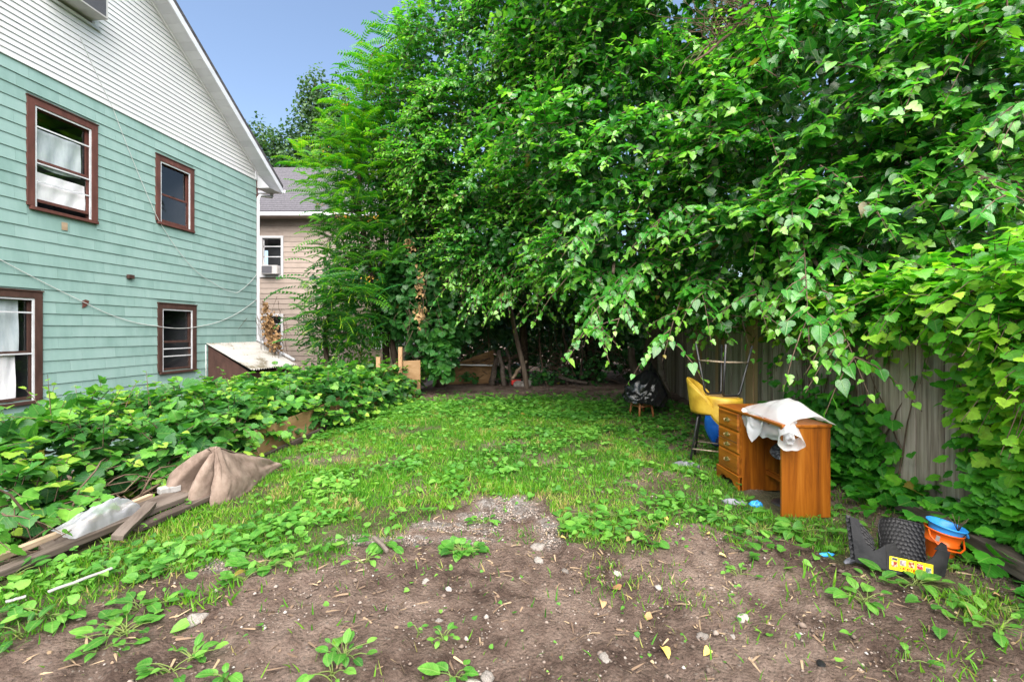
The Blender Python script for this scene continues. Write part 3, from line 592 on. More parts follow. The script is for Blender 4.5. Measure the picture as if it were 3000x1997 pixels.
# ------------------------------------------------------------------ tan house wing behind the plywood, a separate block with shade in its colour
house_wing = thing('shaded_house_wing', 'rear part of the tan house in clapboard greyed for shade with narrow windows behind the plywood corner', 'house_wing', (-4.72, 15.6, 0), R(10))
SW = [(-.02,.20,.95,1.75),(.62,.98,1.05,1.95),(1.28,1.52,1.10,1.95)]
shell(house_wing, -.6, 1.75, -.3, 3.2, 2.5, G['shadedtan'], SW)
z = -.2
while z < 3.1:
    for (a, b) in split(-.6, 1.75, z, z+.16, [(t[0]-.05, t[1]+.05, t[2]-.05, t[3]+.05) for t in SW]):
        MB().hexa([(a,.0,z),(b,.0,z),(b,.02,z),(a,.02,z),(a,.012,z+.156),(b,.012,z+.156),(b,.02,z+.156),(a,.02,z+.156)]).build('clapboard', G['shadedtan'], house_wing)
    z += .16
for (a, b, c, d) in SW:
    m = MB(); m.box(a-.05,a,-.02,.0195,c-.05,d+.05); m.box(b,b+.05,-.02,.0195,c-.05,d+.05); m.box(a,b,-.02,.0195,d,d+.05); m.box(a,b,-.03,.0195,c-.05,c)
    w = m.build('window', G['storm'], house_wing); MB().add([(a,.06,c),(b,.06,c),(b,.06,d),(a,.06,d)], [(0,1,2,3)]).build('pane', G['glass'], w); MB().box(a,b,.04,.06,(c+d)/2-.02,(c+d)/2+.02).build('sash', G['storm'], w)
    MB().box(a-.02,b+.02,.4,.42,c,d).build('room_behind', G['room'], w)
MB().prism([(-.8,3.2),(1.95,3.2),(.57,4.3)], 'y', -.2, 2.7).build('roof', G['roof'], house_wing)

# ------------------------------------------------------------------ board fence on the right
FA = math.atan(.078)
fence = thing('board_fence', 'tall weathered grey board fence running along the right side', 'fence', (3.12, 0, 0), -FA)
y = 1.0; rs = random.Random(5); k = 0
FRESH = {(9.25,9.72),(8.34,8.44),(8.0,8.1),(6.84,7.1)}
while y < 13.2:
    w = .138+rs.uniform(-.004,.004); h = 1.80+rs.uniform(-.03,.03)
    fresh = any(a-.07 < y < b for a, b in FRESH)
    t = rs.uniform(-.006,.006); lean = rs.uniform(-.006,.006)
    zb = -.08
    MB().prism([(y,zb),(y+w,zb),(y+w+lean,h-.03),(y+w-.03+lean,h),(y+.03+lean,h),(y+lean,h-.03)], 'x', t, t+.017).build('plank', G['newfence'] if fresh else G['fence'], fence)
    y += w+rs.uniform(.003,.008); k += 1
for zz in (.35, .95, 1.55): MB().box(.026,.064,.9,13.3,zz-.045,zz+.045).build('rail', G['fence'], fence)
for yy in (1.2,3.6,6.0,8.4,10.8,13.1): MB().box(.066,.156,yy-.045,yy+.045,-.1,1.75).build('post', G['fence'], fence)

# ------------------------------------------------------------------ plywood barrier along the left edge
def ply(label, x0, y0, x1, y1, z0, z1a, z1b, th=.018):
    L = math.hypot(x1-x0, y1-y0); a = math.atan2(y1-y0, x1-x0)
    m = MB(); m.prism([(0,z0),(L,z0),(L,z1b),(0,z1a)], 'y', 0, th)
    o = m.build('plywood_sheet', G['ply']); o.location = (x0,y0,0); o.rotation_euler = (0,0,a)
    return tag(o, label, 'plywood', 'plywood sheets edging the yard')
ply('dark plywood sheet half hidden under the trailing vine hedge', -3.10, 5.4, -2.92, 7.5, -.6, .30, .36)
ply('stained brown plywood sheet beyond the vine hedge, left of the paler corner sheet', -2.93, 7.6, -2.66, 10.6, -.5, .38, .78)
ply('pale plywood sheet turning the back corner beside the stained brown one', -2.64, 10.66, -2.16, 10.72, -.2, .80, .82)
ply('long low plywood board leaning behind the white pole at the back', -1.95, 13.2, -.55, 13.6, -.1, .45, .95)
for i, (x, y, h) in enumerate([(-3.02,10.3,.92),(-2.60,10.62,1.13)]):
    tag(MB().box(x-.045,x+.045,y-.045,y+.045,-.3,h).build('stake', G['newfence'], None, bevel=.004), ['shorter pale wooden stake above the stained plywood', 'taller pale wooden stake where the plywood sheets meet'][i], 'stake', 'stakes holding the plywood')
# ------------------------------------------------------------------ leaf shapes
class Tpl:
    """leaf blade: base at origin, tip at +y 1, normal +z"""
    def __init__(s, half, mid=None, wave=.0, seed=0):
        r = random.Random(seed); k = len(half); n = k+1
        mids = [(0, i/n) for i in range(n)] if mid is None else [(0, q) for q in mid]
        tip = (0, half[-1][1]*0+1.0)
        v = [(m[0], m[1], 0) for m in mids] + [(tip[0], tip[1], 0)]
        for sgn in (1, -1):
            for (x, y) in half: v.append((sgn*x*(1+r.uniform(-.08,.08)), y+r.uniform(-.02,.02), r.uniform(-wave, wave)))
        f = []
        for sgn, off in ((1, n+1), (-1, n+1+k)):
            q = []
            q.append((0, off, 1))
            for i in range(k-1): q.append((i+1, off+i, off+i+1, i+2))
            q.append((k, off+k-1, n))
            if sgn < 0: q = [t[::-1] for t in q]
            f += q
        s.v = np.array(v, float); s.f = f
        s.loops = np.array([i for t in f for i in t]); s.counts = np.array([len(t) for t in f])
        s.nl = len(s.loops); s.cache = {}
    def verts(s, curl, fold):
        v = np.repeat(s.v[None], len(curl), 0); x, y = v[:,:,0].copy(), v[:,:,1].copy()
        v[:,:,2] += fold[:,None]*np.abs(x) - curl[:,None]*y*y
        v[:,:,1] *= 1-.35*np.abs(curl[:,None])*y
        return v
HEART = Tpl([(.17,-.06),(.30,.06),(.33,.28),(.25,.54),(.10,.80)], wave=.02, seed=1)
LOBED = Tpl([(.17,-.07),(.34,.02),(.42,.24),(.30,.33),(.17,.40),(.27,.54),(.21,.72),(.07,.90)], wave=.03, seed=2)
GRAPE = Tpl([(.22,-.12),(.50,-.04),(.58,.14),(.66,.36),(.50,.40),(.52,.62),(.36,.62),(.28,.80),(.10,.88)], wave=.035, seed=3)
OVATE = Tpl([(.34,.05),(.40,.34),(.22,.72)], wave=.02, seed=4)
DOCK = Tpl([(.10,.04),(.21,.16),(.29,.38),(.26,.62),(.14,.86)], wave=.035, seed=5)
LANCE = Tpl([(.13,.15),(.15,.45)], wave=.0, seed=6)
ROUND = Tpl([(.34,-.10),(.50,.16),(.46,.5),(.25,.84)], wave=.03, seed=8)
def nrm(a): return a/np.maximum(np.linalg.norm(a, axis=-1, keepdims=True), 1e-9)
def frames(d, n):
    d = nrm(d); n = nrm(n - d*(d*n).sum(-1, keepdims=True)); x = np.cross(d, n)
    return np.stack([x, d, n], -1)
class Leaves:
    def __init__(s): s.b = []
    def add(s, tpl, P, D, Nn, size, tint, curl=None, fold=None):
        n = len(P)
        if n == 0: return
        curl = rng.uniform(.0, .35, n) if curl is None else np.broadcast_to(curl, (n,)).astype(float)
        fold = rng.uniform(.0, .45, n) if fold is None else np.broadcast_to(fold, (n,)).astype(float)
        s.b.append((tpl, np.asarray(P, float), frames(np.asarray(D, float), np.asarray(Nn, float)), np.broadcast_to(size, (n,)).astype(float), np.broadcast_to(tint, (n,)).astype(float), curl, fold))
    def build(s, parent, mat, single=0, name='foliage', leafname='leaf', minpx=0, frustum=True):
        """the largest-looking leaves become objects of their own, the rest one mesh"""
        if not s.b: return
        picks = [np.zeros(len(b[1]), bool) for b in s.b]
        if single:
            allv = []
            for bi, b in enumerate(s.b):
                P = b[1]; dist = np.maximum(np.linalg.norm(P-np.array([0,0,1.5]), axis=1), .3)
                vis = (np.abs(P[:,0]) < P[:,1]*1.12) & (np.abs(P[:,2]-1.5) < P[:,1]*.74) & (P[:,1] > .5)
                facing = np.abs((b[2][:,:,2]*nrm(P-np.array([0,0,1.5]))).sum(1))
                sc = b[3]/dist*(.35+facing)*vis
                allv.append(sc)
            flatv = np.concatenate(allv); th = np.sort(flatv)[-min(single, len(flatv))] if len(flatv) > single else 0
            for bi in range(len(s.b)): picks[bi] = allv[bi] > max(th, 1e-6)
        VV = []; LL = []; CC = []; TT = []; UU = []; base = 0
        for b, pk in zip(s.b, picks):
            tpl, P, Rm, sz, ti, cu, fo = b; k = ~pk
            if k.any():
                v = tpl.verts(cu[k], fo[k])*sz[k][:,None,None]; v = np.einsum('nij,nkj->nki', Rm[k], v)+P[k][:,None,:]
                n, kk = v.shape[:2]
                VV.append(v.reshape(-1, 3)); LL.append((tpl.loops[None]+(np.arange(n)*kk)[:,None]+base).ravel()); CC.append(np.tile(tpl.counts, n)); base += n*kk
                TT.append(np.repeat(ti[k], kk)); UU.append(np.tile(tpl.v[:,:2], (n,1)))
            for i in np.nonzero(pk)[0]:
                key = (id(mat), round(cu[i]*5)/5, round(fo[i]*4)/4, round(ti[i]*5)/5)
                if key not in tpl.cache:
                    q = tpl.verts(np.array([key[1]]), np.array([key[2]]))[0]
                    tpl.cache[key] = mesh_np(leafname, q, tpl.loops, tpl.counts, mat, True, np.full(len(q), key[3]), tpl.v[:,:2])
                o = bpy.data.objects.new(leafname, tpl.cache[key]); COL.objects.link(o); o.parent = parent
                M = Matrix(Rm[i].tolist()).to_4x4()*1.0
                M = Matrix.Translation(P[i]) @ M @ Matrix.Scale(float(sz[i]), 4)
                o.matrix_local = parent.matrix_basis.inverted() @ M
        if VV:
            me = mesh_np(name, np.concatenate(VV), np.concatenate(LL), np.concatenate(CC), mat, True, np.concatenate(TT), np.concatenate(UU))
            o = link(name, me); o.parent = parent; o.matrix_parent_inverse = parent.matrix_basis.inverted(); tag(o, kind='stuff')
            return o
def many_tubes(name, paths, r0, r1, mat, parent, sides=4):
    """paths (n,m,3) -> one mesh of thin tapered twigs"""
    paths = np.asarray(paths, float); n, m = paths.shape[:2]
    T = np.gradient(paths, axis=1); T = nrm(T); up = np.tile(np.array([.31,.17,.93]), (n,m,1)); a = nrm(np.cross(T, up)); b = np.cross(T, a)
    w = np.arange(sides)*2*math.pi/sides; r = np.linspace(r0, r1, m)
    ring = a[:,:,None,:]*np.cos(w)[None,None,:,None]+b[:,:,None,:]*np.sin(w)[None,None,:,None]
    V = (paths[:,:,None,:]+ring*r[None,:,None,None]).reshape(-1, 3)
    i = np.arange(n)[:,None,None]*m*sides+np.arange(m-1)[None,:,None]*sides; k = np.arange(sides)[None,None,:]; k2 = (k+1) % sides
    F = np.stack([i+k, i+k2, i+sides+k2, i+sides+k], -1).reshape(-1, 4)
    me = mesh_np(name, V, F, np.full(len(F), 4), mat, True)
    o = link(name, me); o.parent = parent; o.matrix_parent_inverse = parent.matrix_basis.inverted(); tag(o, kind='stuff'); return o
UP = np.array([0,0,1.0])
def shoots(lv, A, D, L, g, nl, size, tpls, t0=.25, t1=.85, out=None, spread=.85, down=.35, upn=.9, stagger=.1, first=.05, jit=.3):
    """leafy shoots: A start, D direction, L length, g droop; alternate leaves down both sides. returns twig paths"""
    n = len(A); D = nrm(D); L = np.broadcast_to(L, (n,)).astype(float); g = np.broadcast_to(g, (n,)).astype(float)
    t = first+(1-first)*(np.arange(nl)+.5)/nl; t = t[None,:]+rng.uniform(-stagger, stagger, (n, nl))/nl*3; t = np.clip(t, 0, 1)
    P = A[:,None,:]+D[:,None,:]*(L[:,None]*t)[:,:,None]; P[:,:,2] -= (g*L)[:,None]*t*t
    T = D[:,None,:]-UP*(2*g[:,None]*t)[:,:,None]; T = nrm(T)
    side = nrm(np.cross(T, UP+rng.normal(0,.15,(n,nl,3)))); sg = np.where(np.arange(nl) % 2 == 0, 1, -1)[None,:,None]
    o = D if out is None else out
    ld = nrm(T*.65+side*sg*spread-UP*down+rng.normal(0, jit, (n,nl,3)))
    ln = nrm(UP*upn+o[:,None,:]*.45+rng.normal(0, .35, (n,nl,3)))
    tip = t**2.2
    sz = size*(1-.45*tip)*rng.uniform(.55, 1.3, (n,nl))*rng.uniform(.8,1.2,(n,1))
    tb = rng.uniform(-.12, .12, (n,1))
    ti = np.clip(t0+(t1-t0)*tip+tb+rng.uniform(-.08,.08,(n,nl)), 0, 1)
    P = P+ld*(.12*sz)[:,:,None]
    which = rng.integers(0, len(tpls), (n,nl))
    for i, tp in enumerate(tpls):
        k = which == i; lv.add(tp, P[k], ld[k], ln[k], sz[k], ti[k])
    tt = np.linspace(0, 1, 4); path = A[:,None,:]+D[:,None,:]*(L[:,None]*tt[None])[:,:,None]; path[:,:,2] -= (g*L)[:,None]*tt*tt
    return path
def on_lumps(lumps, n, inner=.72, lo=.82, hi=1.03, backkeep=.25, floor=None):
    """points and outward directions over the outside of a union of ellipsoids"""
    lum = np.array(lumps, float); area = (lum[:,3]*lum[:,4]+lum[:,3]*lum[:,5]+lum[:,4]*lum[:,5]); pick = rng.choice(len(lum), n*2, p=area/area.sum())
    d = nrm(rng.normal(0, 1, (n*2,3))); c = lum[pick,:3]; r = lum[pick,3:6]
    bump = 1+.16*np.sin(d[:,0]*5+pick)*np.sin(d[:,2]*6+2*pick)+.08*np.sin(d[:,1]*11+d[:,2]*9)
    P = c+r*d*(rng.uniform(lo, hi, n*2)*bump)[:,None]; O = nrm(d/r)
    keep = np.ones(len(P), bool)
    for i, l in enumerate(lum):
        q = np.linalg.norm((P-l[:3])/l[3:6], axis=1); keep &= ~((q < inner) & (pick != i))
    tocam = nrm(np.array([0,0,1.5])-P); f = (O*tocam).sum(1); keep &= (f > -.25) | (rng.random(len(P)) < backkeep)
    if floor is not None: keep &= P[:,2] > floor
    idx = np.nonzero(keep)[0][:n]; return P[idx], O[idx]
def limb(mb, a, b, r0, r1, bend=.2, seed=0, n=9):
    r = random.Random(seed); a = Vector(a); b = Vector(b); off = Vector((r.uniform(-1,1), r.uniform(-1,1), r.uniform(-.3,.6)))*bend*(b-a).length
    pts = []
    for i in range(7):
        t = i/6; p = a.lerp(b, t)+off*(4*t*(1-t))*.5+Vector((r.uniform(-1,1), r.uniform(-1,1), 0))*.03*(1 if 0 < i < 6 else 0); pts.append(p)
    mb.tube(pts, [r0+(r1-r0)*i/6 for i in range(7)], n); return pts
# ------------------------------------------------------------------ mulberry trees
def mulberry(name, label, base, trunk_pts, trunk_r, limbs, lumps, nshoot, size, single, group, hang=(), t0=.34, t1=.98, mat='mulberry', tpls=(HEART, LOBED, HEART, LOBED), filler=0, inner_t=.16):
    root = thing(name, label, 'tree', base, 0, group)
    inv = root.matrix_basis.inverted()
    def place(o): o.parent = root; o.matrix_parent_inverse = Matrix.Translation(base).inverted(); return o
    m = MB(); m.tube(trunk_pts, trunk_r, 12); place(m.build('trunk', G['litleanbark' if trunk_r[0] < .12 else 'bark'], None, smooth=True))
    for i, (a, b, r0, r1) in enumerate(limbs):
        m = MB(); limb(m, a, b, r0, r1, .18, i+len(name)); place(m.build('branch', G['bark'], None, smooth=True))
    root.matrix_basis = Matrix.Translation(base)
    lv = Leaves(); tw = []
    P, O = on_lumps(lumps, nshoot)
    dn = fbm(P[:,0]*1.25+P[:,1]*.6+3, P[:,2]*2.1, 3); kk = rng.random(len(P)) < .30+.85*sstep(.38,.60,dn); P, O, dn = P[kk], O[kk], dn[kk]
    P = P+O*((dn-.5)*.9)[:,None]; n = len(P); D = nrm(O*np.array([1,1,.35])*.95+UP*.12+rng.normal(0, .36, (n,3))); L = rng.uniform(.4, 1.05, n)
    tw.append(shoots(lv, P-D*(L*.5)[:,None], D, L, rng.uniform(.12, .5, n), 13, size, tpls, t0, t1, out=O, jit=.40, down=.16, upn=1.05))
    # darker leaves inside the crown, its shade put into their tint
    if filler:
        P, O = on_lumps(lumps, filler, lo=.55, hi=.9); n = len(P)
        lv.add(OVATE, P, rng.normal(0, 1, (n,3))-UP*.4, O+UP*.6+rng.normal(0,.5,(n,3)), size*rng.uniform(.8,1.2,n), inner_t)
    for (A, B, g, k, ln) in hang:                            # individual drooping boughs reaching toward the yard
        A = np.array(A, float); B = np.array(B, float); d = B-A; L = np.linalg.norm(d)
        Dm = nrm((d+UP*g*L)[None])[0]; Lm = np.linalg.norm(d+UP*g*L); gg = g*L/Lm
        tw.append(shoots(lv, A[None], Dm[None], np.array([Lm]), np.array([gg]), k, size*1.0, tpls, t0+.1, 1.0, out=np.array([[-.3,-.8,.5]]), down=.5, jit=.22))
        s = rng.uniform(.1, .9, ln); PP = A+Dm*(Lm*s)[:,None]; PP[:,2] -= gg*Lm*s*s
        TT = nrm(Dm[None]-UP*(2*gg*s)[:,None]); sd = nrm(np.cross(TT, UP))*np.where(rng.random(ln) < .5, 1, -1)[:,None]
        tw.append(shoots(lv, PP, nrm(TT*.8+sd*.9+rng.normal(0,.25,(ln,3))), rng.uniform(.25,.55,ln), rng.uniform(.25,.7,ln), 7, size*.95, tpls, t0+.1, 1.0, out=np.tile([[-.3,-.8,.5]], (ln,1)), down=.5, jit=.25))
    lv.build(root, G[mat], single)
    many_tubes('twigs', np.concatenate(tw), .0075, .0025, G['twig'], root)
    return root
mulberry('mulberry_tree', 'spreading glossy mulberry tree reaching over the fence and the desk', (3.25, 10.6, 0),
    [(3.25,10.6,-.1),(3.2,10.55,.8),(3.3,10.3,1.8),(3.2,9.9,3.0),(2.9,9.4,4.4)], [.24,.2,.18,.16,.11],
    [((3.3,10.2,2.0),(4.6,7.0,3.9),.10,.03),((3.2,9.9,2.9),(1.9,7.6,3.6),.09,.03),((3.0,9.5,4.0),(2.8,8.6,7.3),.09,.03),((3.1,9.8,3.2),(5.2,8.8,6.2),.09,.03),((4.4,7.4,3.6),(3.3,4.9,2.2),.05,.02),((2.2,8.0,3.3),(1.4,6.3,2.3),.05,.02)],
    [(2.3,8.4,4.3,2.5,2.2,2.4),(4.5,6.2,4.0,2.1,1.9,2.2),(2.9,8.8,7.4,3.3,2.5,2.5),(5.4,7.8,6.6,2.4,2.2,2.6),(3.3,6.5,2.9,1.4,1.5,1.1),(1.6,7.4,3.0,1.3,1.3,1.0),(4.2,5.0,2.7,1.1,1.0,.9),(4.9,4.6,3.8,1.1,1.0,1.0)],
    4700, .150, 300, 'trees at the back of the yard',
    hang=[((3.3,5.2,2.3),(2.72,3.45,.98),.28,16,9),((3.2,5.0,2.5),(2.45,3.75,1.35),.25,14,7),((1.8,6.6,2.5),(.62,5.25,1.12),.25,18,9),((2.0,6.6,2.6),(1.15,5.2,1.42),.3,16,9),((2.6,6.4,2.4),(1.75,5.3,1.15),.35,14,8),((2.5,6.2,2.3),(2.15,4.9,1.35),.3,14,8),
          ((1.5,7.0,2.6),(.95,6.0,1.3),.35,14,8),((3.0,5.8,2.2),(2.6,4.6,1.45),.2,12,7),((3.5,5.2,2.6),(3.1,4.0,1.75),.3,14,8),((4.3,4.6,3.2),(3.7,3.3,2.35),.3,14,8),((4.6,4.4,3.6),(3.9,3.2,3.0),.3,14,8),((3.6,5.4,3.2),(2.9,4.3,2.7),.3,14,8),((2.6,6.6,3.4),(1.6,5.4,2.6),.3,14,8),((1.6,6.8,3.4),(.6,5.8,2.4),.35,14,8)],
    filler=11000)
mulberry('mulberry_tree', 'leaning mulberry tree with slender bare trunk in the bare soil at the back', (.40, 12.2, 0),
    [(.42,12.2,-.1),(.30,12.25,.6),(.12,12.3,1.3),(-.02,12.3,2.0),(-.10,12.2,3.2),(0,11.9,4.6),(.1,11.6,6.2)], [.07,.064,.060,.056,.05,.045,.03],
    [((-.1,12.2,3.2),(-1.8,11.2,5.2),.05,.02),((0,11.9,4.5),(1.4,10.6,5.6),.05,.02),((.1,11.7,5.6),(-1.0,11.2,8.0),.045,.015)],
    [(.1,10.6,4.6,2.1,1.7,2.3),(-.4,11.2,7.4,2.4,1.9,2.7),(-1.2,10.9,5.6,1.7,1.5,1.8),(.9,10.4,8.6,2.2,1.8,1.8),(.4,9.6,3.3,1.4,1.1,1.0),(-.6,9.9,3.4,1.1,1.0,.9)],
    4300, .128, 120, 'trees at the back of the yard',
    hang=[((.1,9.6,3.2),(-.85,8.6,1.9),.3,16,8),((.2,9.4,3.0),(-.3,8.4,1.75),.3,16,8),((.6,9.4,3.0),(.45,8.3,1.7),.3,16,8),((-.8,9.8,3.2),(-1.45,9.2,2.2),.3,14,8),((-.3,9.6,3.0),(-.95,8.8,1.55),.4,14,7)],
    filler=9500)
# ------------------------------------------------------------------ ailanthus (long feathered leaves)
def frond_mesh(np_=13, seed=0, tint=.5, L=1.0):
    r = random.Random(seed); V = []; LP = []; CT = []; TI = []; UV = []
    def put(tpl, M, ti):
        b = len(V)
        for v in tpl.v: V.append(M @ Vector(v)); TI.append(ti); UV.append((v[0], v[1]))
        for f in tpl.f: LP.extend([i+b for i in f]); CT.append(len(f))
    def pos(t): return Vector((0, t*L*(1-.18*t), -.42*L*t*t+.10*L*t))
    for i in range(np_):
        t = .16+.84*i/(np_-1); p = pos(t); tan = (pos(min(t+.02,1.02))-pos(t-.02)).normalized()
        for sg in (1,-1):
            sz = .155*L*(1-.45*abs(t-.5)*1.3)*r.uniform(.9,1.1)
            d = (Vector((sg,0,0))*.95+tan*.30+Vector((0,0,-.28+r.uniform(-.1,.1)))).normalized(); nn = Vector((-sg*.1,0,1)); x = d.cross(nn).normalized(); nn = x.cross(d)
            M = Matrix.Translation(p) @ Matrix((x, d, nn)).transposed().to_4x4() @ Matrix.Scale(sz, 4); put(LANCE, M, tint+r.uniform(-.06,.06)+.12*t)
    t = [pos(q) for q in (0,.25,.5,.75,1)]
    for i in range(4):
        b = len(V); w = .006*L
        for q in (t[i], t[i+1]): V.extend([q+Vector((-w,0,0)), q+Vector((w,0,0))]); TI.extend([.9,.9]); UV.extend([(.3,.3),(.3,.3)])
        LP.extend([b,b+1,b+3,b+2]); CT.append(4)
    return mesh_np('frond', [tuple(v) for v in V], LP, CT, G['ailanthus'], True, TI, UV)
FR = {}
for ti in (.08,.22,.38,.55,.72,.9):
    for sd in range(3): FR[(ti, sd)] = frond_mesh(11+sd, sd+int(ti*100), ti)
FRK = sorted({k[0] for k in FR})
def ailanthus(label, base, trunk, tips, nobj, seed=0, tshift=0):
    root = thing('ailanthus_tree', label, 'tree', base, 0, 'feathery trees beyond the hedge'); root.matrix_basis = Matrix.Translation(base)
    def place(o): o.parent = root; o.matrix_parent_inverse = Matrix.Translation(base).inverted(); return o
    m = MB(); m.tube(trunk, [.09-.06*i/(len(trunk)-1) for i in range(len(trunk))], 9); place(m.build('trunk', G['bark'], None, smooth=True))
    r = random.Random(seed); items = []
    for (p, k, sp, ti, L, out) in tips:
        p = Vector(p); mb = MB(); q = min(trunk, key=lambda t: (Vector(t)-p).length+.8*max(0, t[2]-p.z+.4)); limb(mb, q, p, .022, .008, .15, r.random(), 6); place(mb.build('branch', G['bark'], None, smooth=True))
        for i in range(int(k*2.8)):
            a = r.uniform(0, 2*math.pi); e = r.uniform(-.2, .75)
            d = Vector((math.cos(a)*math.cos(e), math.sin(a)*math.cos(e), math.sin(e)))+Vector(out)*.6; d.normalize()
            pp = p+Vector((r.gauss(0,sp), r.gauss(0,sp), r.gauss(0,sp*.7))); x = d.cross(Vector((0,0,1))).normalized(); n = x.cross(d)
            M = Matrix.Translation(pp) @ Matrix((x, d, n)).transposed().to_4x4() @ Matrix.Rotation(r.uniform(-.4,.4), 4, 'Y') @ Matrix.Scale(L*r.uniform(.75,1.2), 4)
            items.append((M, min(FRK, key=lambda t: abs(t-(ti+tshift+r.uniform(-.16,.16)))), r.randrange(3)))
    items.sort(key=lambda t: (t[0].translation-Vector((0,0,1.5))).length)
    VV = []; LL = []; CC = []; TT = []; UU = []; b = 0
    for j, (M, ti, sd) in enumerate(items):
        me = FR[(ti, sd)]
        if j < nobj:
            o = bpy.data.objects.new('frond', me); COL.objects.link(o); o.parent = root; o.matrix_local = Matrix.Translation(base).inverted() @ M; continue
        nv = len(me.vertices); v = np.empty(nv*3, np.float32); me.vertices.foreach_get('co', v); v = v.reshape(-1,3); A = np.array(M)
        l = np.empty(len(me.loops), np.int32); me.loops.foreach_get('vertex_index', l); c = np.empty(len(me.polygons), np.int32); me.polygons.foreach_get('loop_total', c)
        t = np.empty(nv, np.float32); me.attributes['tint'].data.foreach_get('value', t)
        VV.append(v @ A[:3,:3].T + A[:3,3]); LL.append(l+b); CC.append(c); TT.append(t); UU.append(np.tile([[.3,.3]], (nv,1))); b += nv
    if VV:
        o = link('foliage', mesh_np('foliage', np.concatenate(VV), np.concatenate(LL), np.concatenate(CC), G['ailanthus'], True, np.concatenate(TT), np.concatenate(UU))); place(o); tag(o, kind='stuff')
    return root
r = random.Random(21); tips = []
def pxw(x, y, d): return ((x*1.2734-1500)/1333*d, d, 1.5+(970-y*1.2734)/1333*d)
for (x, y, d, k, sp, ti, L) in [(870,80,11.4,11,.25,.45,.85),(905,120,11.6,12,.3,.45,.85),(830,150,11.3,12,.28,.42,.85),(800,200,11.2,13,.3,.45,.85),(860,210,11.5,14,.35,.35,.85),(930,180,11.9,12,.35,.4,.8),
      (790,260,11.1,14,.3,.5,.85),(850,290,11.4,14,.35,.3,.85),(755,315,11.0,15,.3,.62,.8),(800,340,11.1,14,.32,.5,.8),(735,370,10.9,14,.28,.68,.75),(780,400,11.0,14,.3,.5,.8),(850,370,11.4,14,.35,.3,.8),
      (725,430,10.8,13,.25,.6,.7),(790,450,11.0,14,.3,.35,.8),(740,480,10.8,13,.25,.5,.7),(840,480,11.2,14,.35,.25,.8),(745,530,10.8,13,.24,.38,.7),(800,540,10.9,15,.3,.25,.8),(870,520,11.3,13,.3,.25,.8),(770,590,10.8,14,.28,.28,.75),(840,600,11,14,.3,.2,.8),(900,450,11.6,12,.3,.25,.8)]:
    tips.append((pxw(x+(48 if y < 330 else 22),y,d), k, sp, ti, L, (-.35,-.6,.3)))
ailanthus('tall feathery leaved tree of long leaflet fronds between the houses and the mulberry', (-2.9, 12.0, 0), [(-2.9,12,-.2),(-3.2,11.9,1.5),(-3.6,11.7,3),(-3.9,11.6,4.5),(-3.9,11.6,6),(-3.8,11.7,7.4),(-3.6,11.7,8.6)], tips, 150, 1)
tips = []
for (x, y, d, k, sp, ti, L) in [(760,660,10.4,13,.24,.16,.85),(800,690,10.2,14,.25,.14,.85),(840,670,10.4,13,.25,.2,.85),(745,730,10.5,12,.22,.12,.75),(770,735,10.2,14,.26,.12,.85),(760,780,10.3,13,.24,.10,.75),(800,765,10.3,12,.25,.12,.8)]:
    tips.append((pxw(x,y,d), k, sp, ti, L, (-.3,-.8,.1)))
ailanthus('low dark feathery sapling in front of the tan house', (-4.3, 10.9, -.9), [(-4.3,10.9,-1),(-4.35,10.8,.2),(-4.4,10.7,1.4),(-4.2,10.6,2.2)], tips, 60, 2)
# seed clusters on the feathery tree
sc = MB(); rr = random.Random(8)
def ailanthus_core():
    root = thing('ailanthus_tree', 'inner feathery tree crown of darker leaflets behind the long fronds', 'tree', (-3.4,12.4,0), 0, 'feathery trees beyond the hedge'); root.matrix_basis = Matrix.Translation((-3.4,12.4,0))
    m = MB(); m.tube([(-3.4,12.4,-.1),(-3.5,12.4,3),(-3.6,12.3,6)], [.1,.08,.03], 9); o = m.build('trunk', G['bark'], None, smooth=True); o.parent = root; o.matrix_parent_inverse = Matrix.Translation((-3.4,12.4,0)).inverted()
    lv = Leaves(); lum = [(-3.7,12.2,6.2,.9,.8,1.5),(-3.7,12.3,4.6,1.2,.8,1.3),(-3.8,12.1,3.3,1.1,.8,1.0),(-3.2,12.3,8.0,.7,.6,1.1),(-3.8,11.6,1.9,1.0,.6,.9),(-4.2,11.4,.7,.9,.6,.9),(-3.0,12.4,6.5,.9,.7,1.6)]
    P, O = on_lumps(lum, 13000, lo=.45); k = len(P); lv.add(LANCE, P, O*.5-UP*.35+rng.normal(0,.5,(k,3)), UP+O*.4+rng.normal(0,.35,(k,3)), .15*rng.uniform(.7,1.3,k), np.clip(.40+(fbm(P[:,0]*1.5,P[:,2]*1.5,3)-.5)*.7+rng.uniform(-.1,.1,k),0,1))
    lv.build(root, G['ailanthus'])
ailanthus_core()
def seed_tufts():
    root = thing('seed_clusters', 'orange yellow seed clusters dotted over the feathery tree', 'seeds', (-4.2,10.8,5)); root.matrix_basis = Matrix.Translation((-4.2,10.8,5))
    lv = Leaves()
    for (x, y, d, n) in [(787,246,10.6,34),(735,470,10.5,24),(785,497,10.4,34),(860,500,10.7,28),(745,350,10.5,16),(850,640,10.0,16)]:
        c = np.array(pxw(x,y,d)); P = c+rng.normal(0,.07,(n,3))*np.array([1.2,1,.8]); lv.add(LANCE, P, rng.normal(0,1,(n,3)), rng.normal(0,1,(n,3)), .05, .5)
    lv.build(root, G['seed'], name='seed_wings')
seed_tufts()
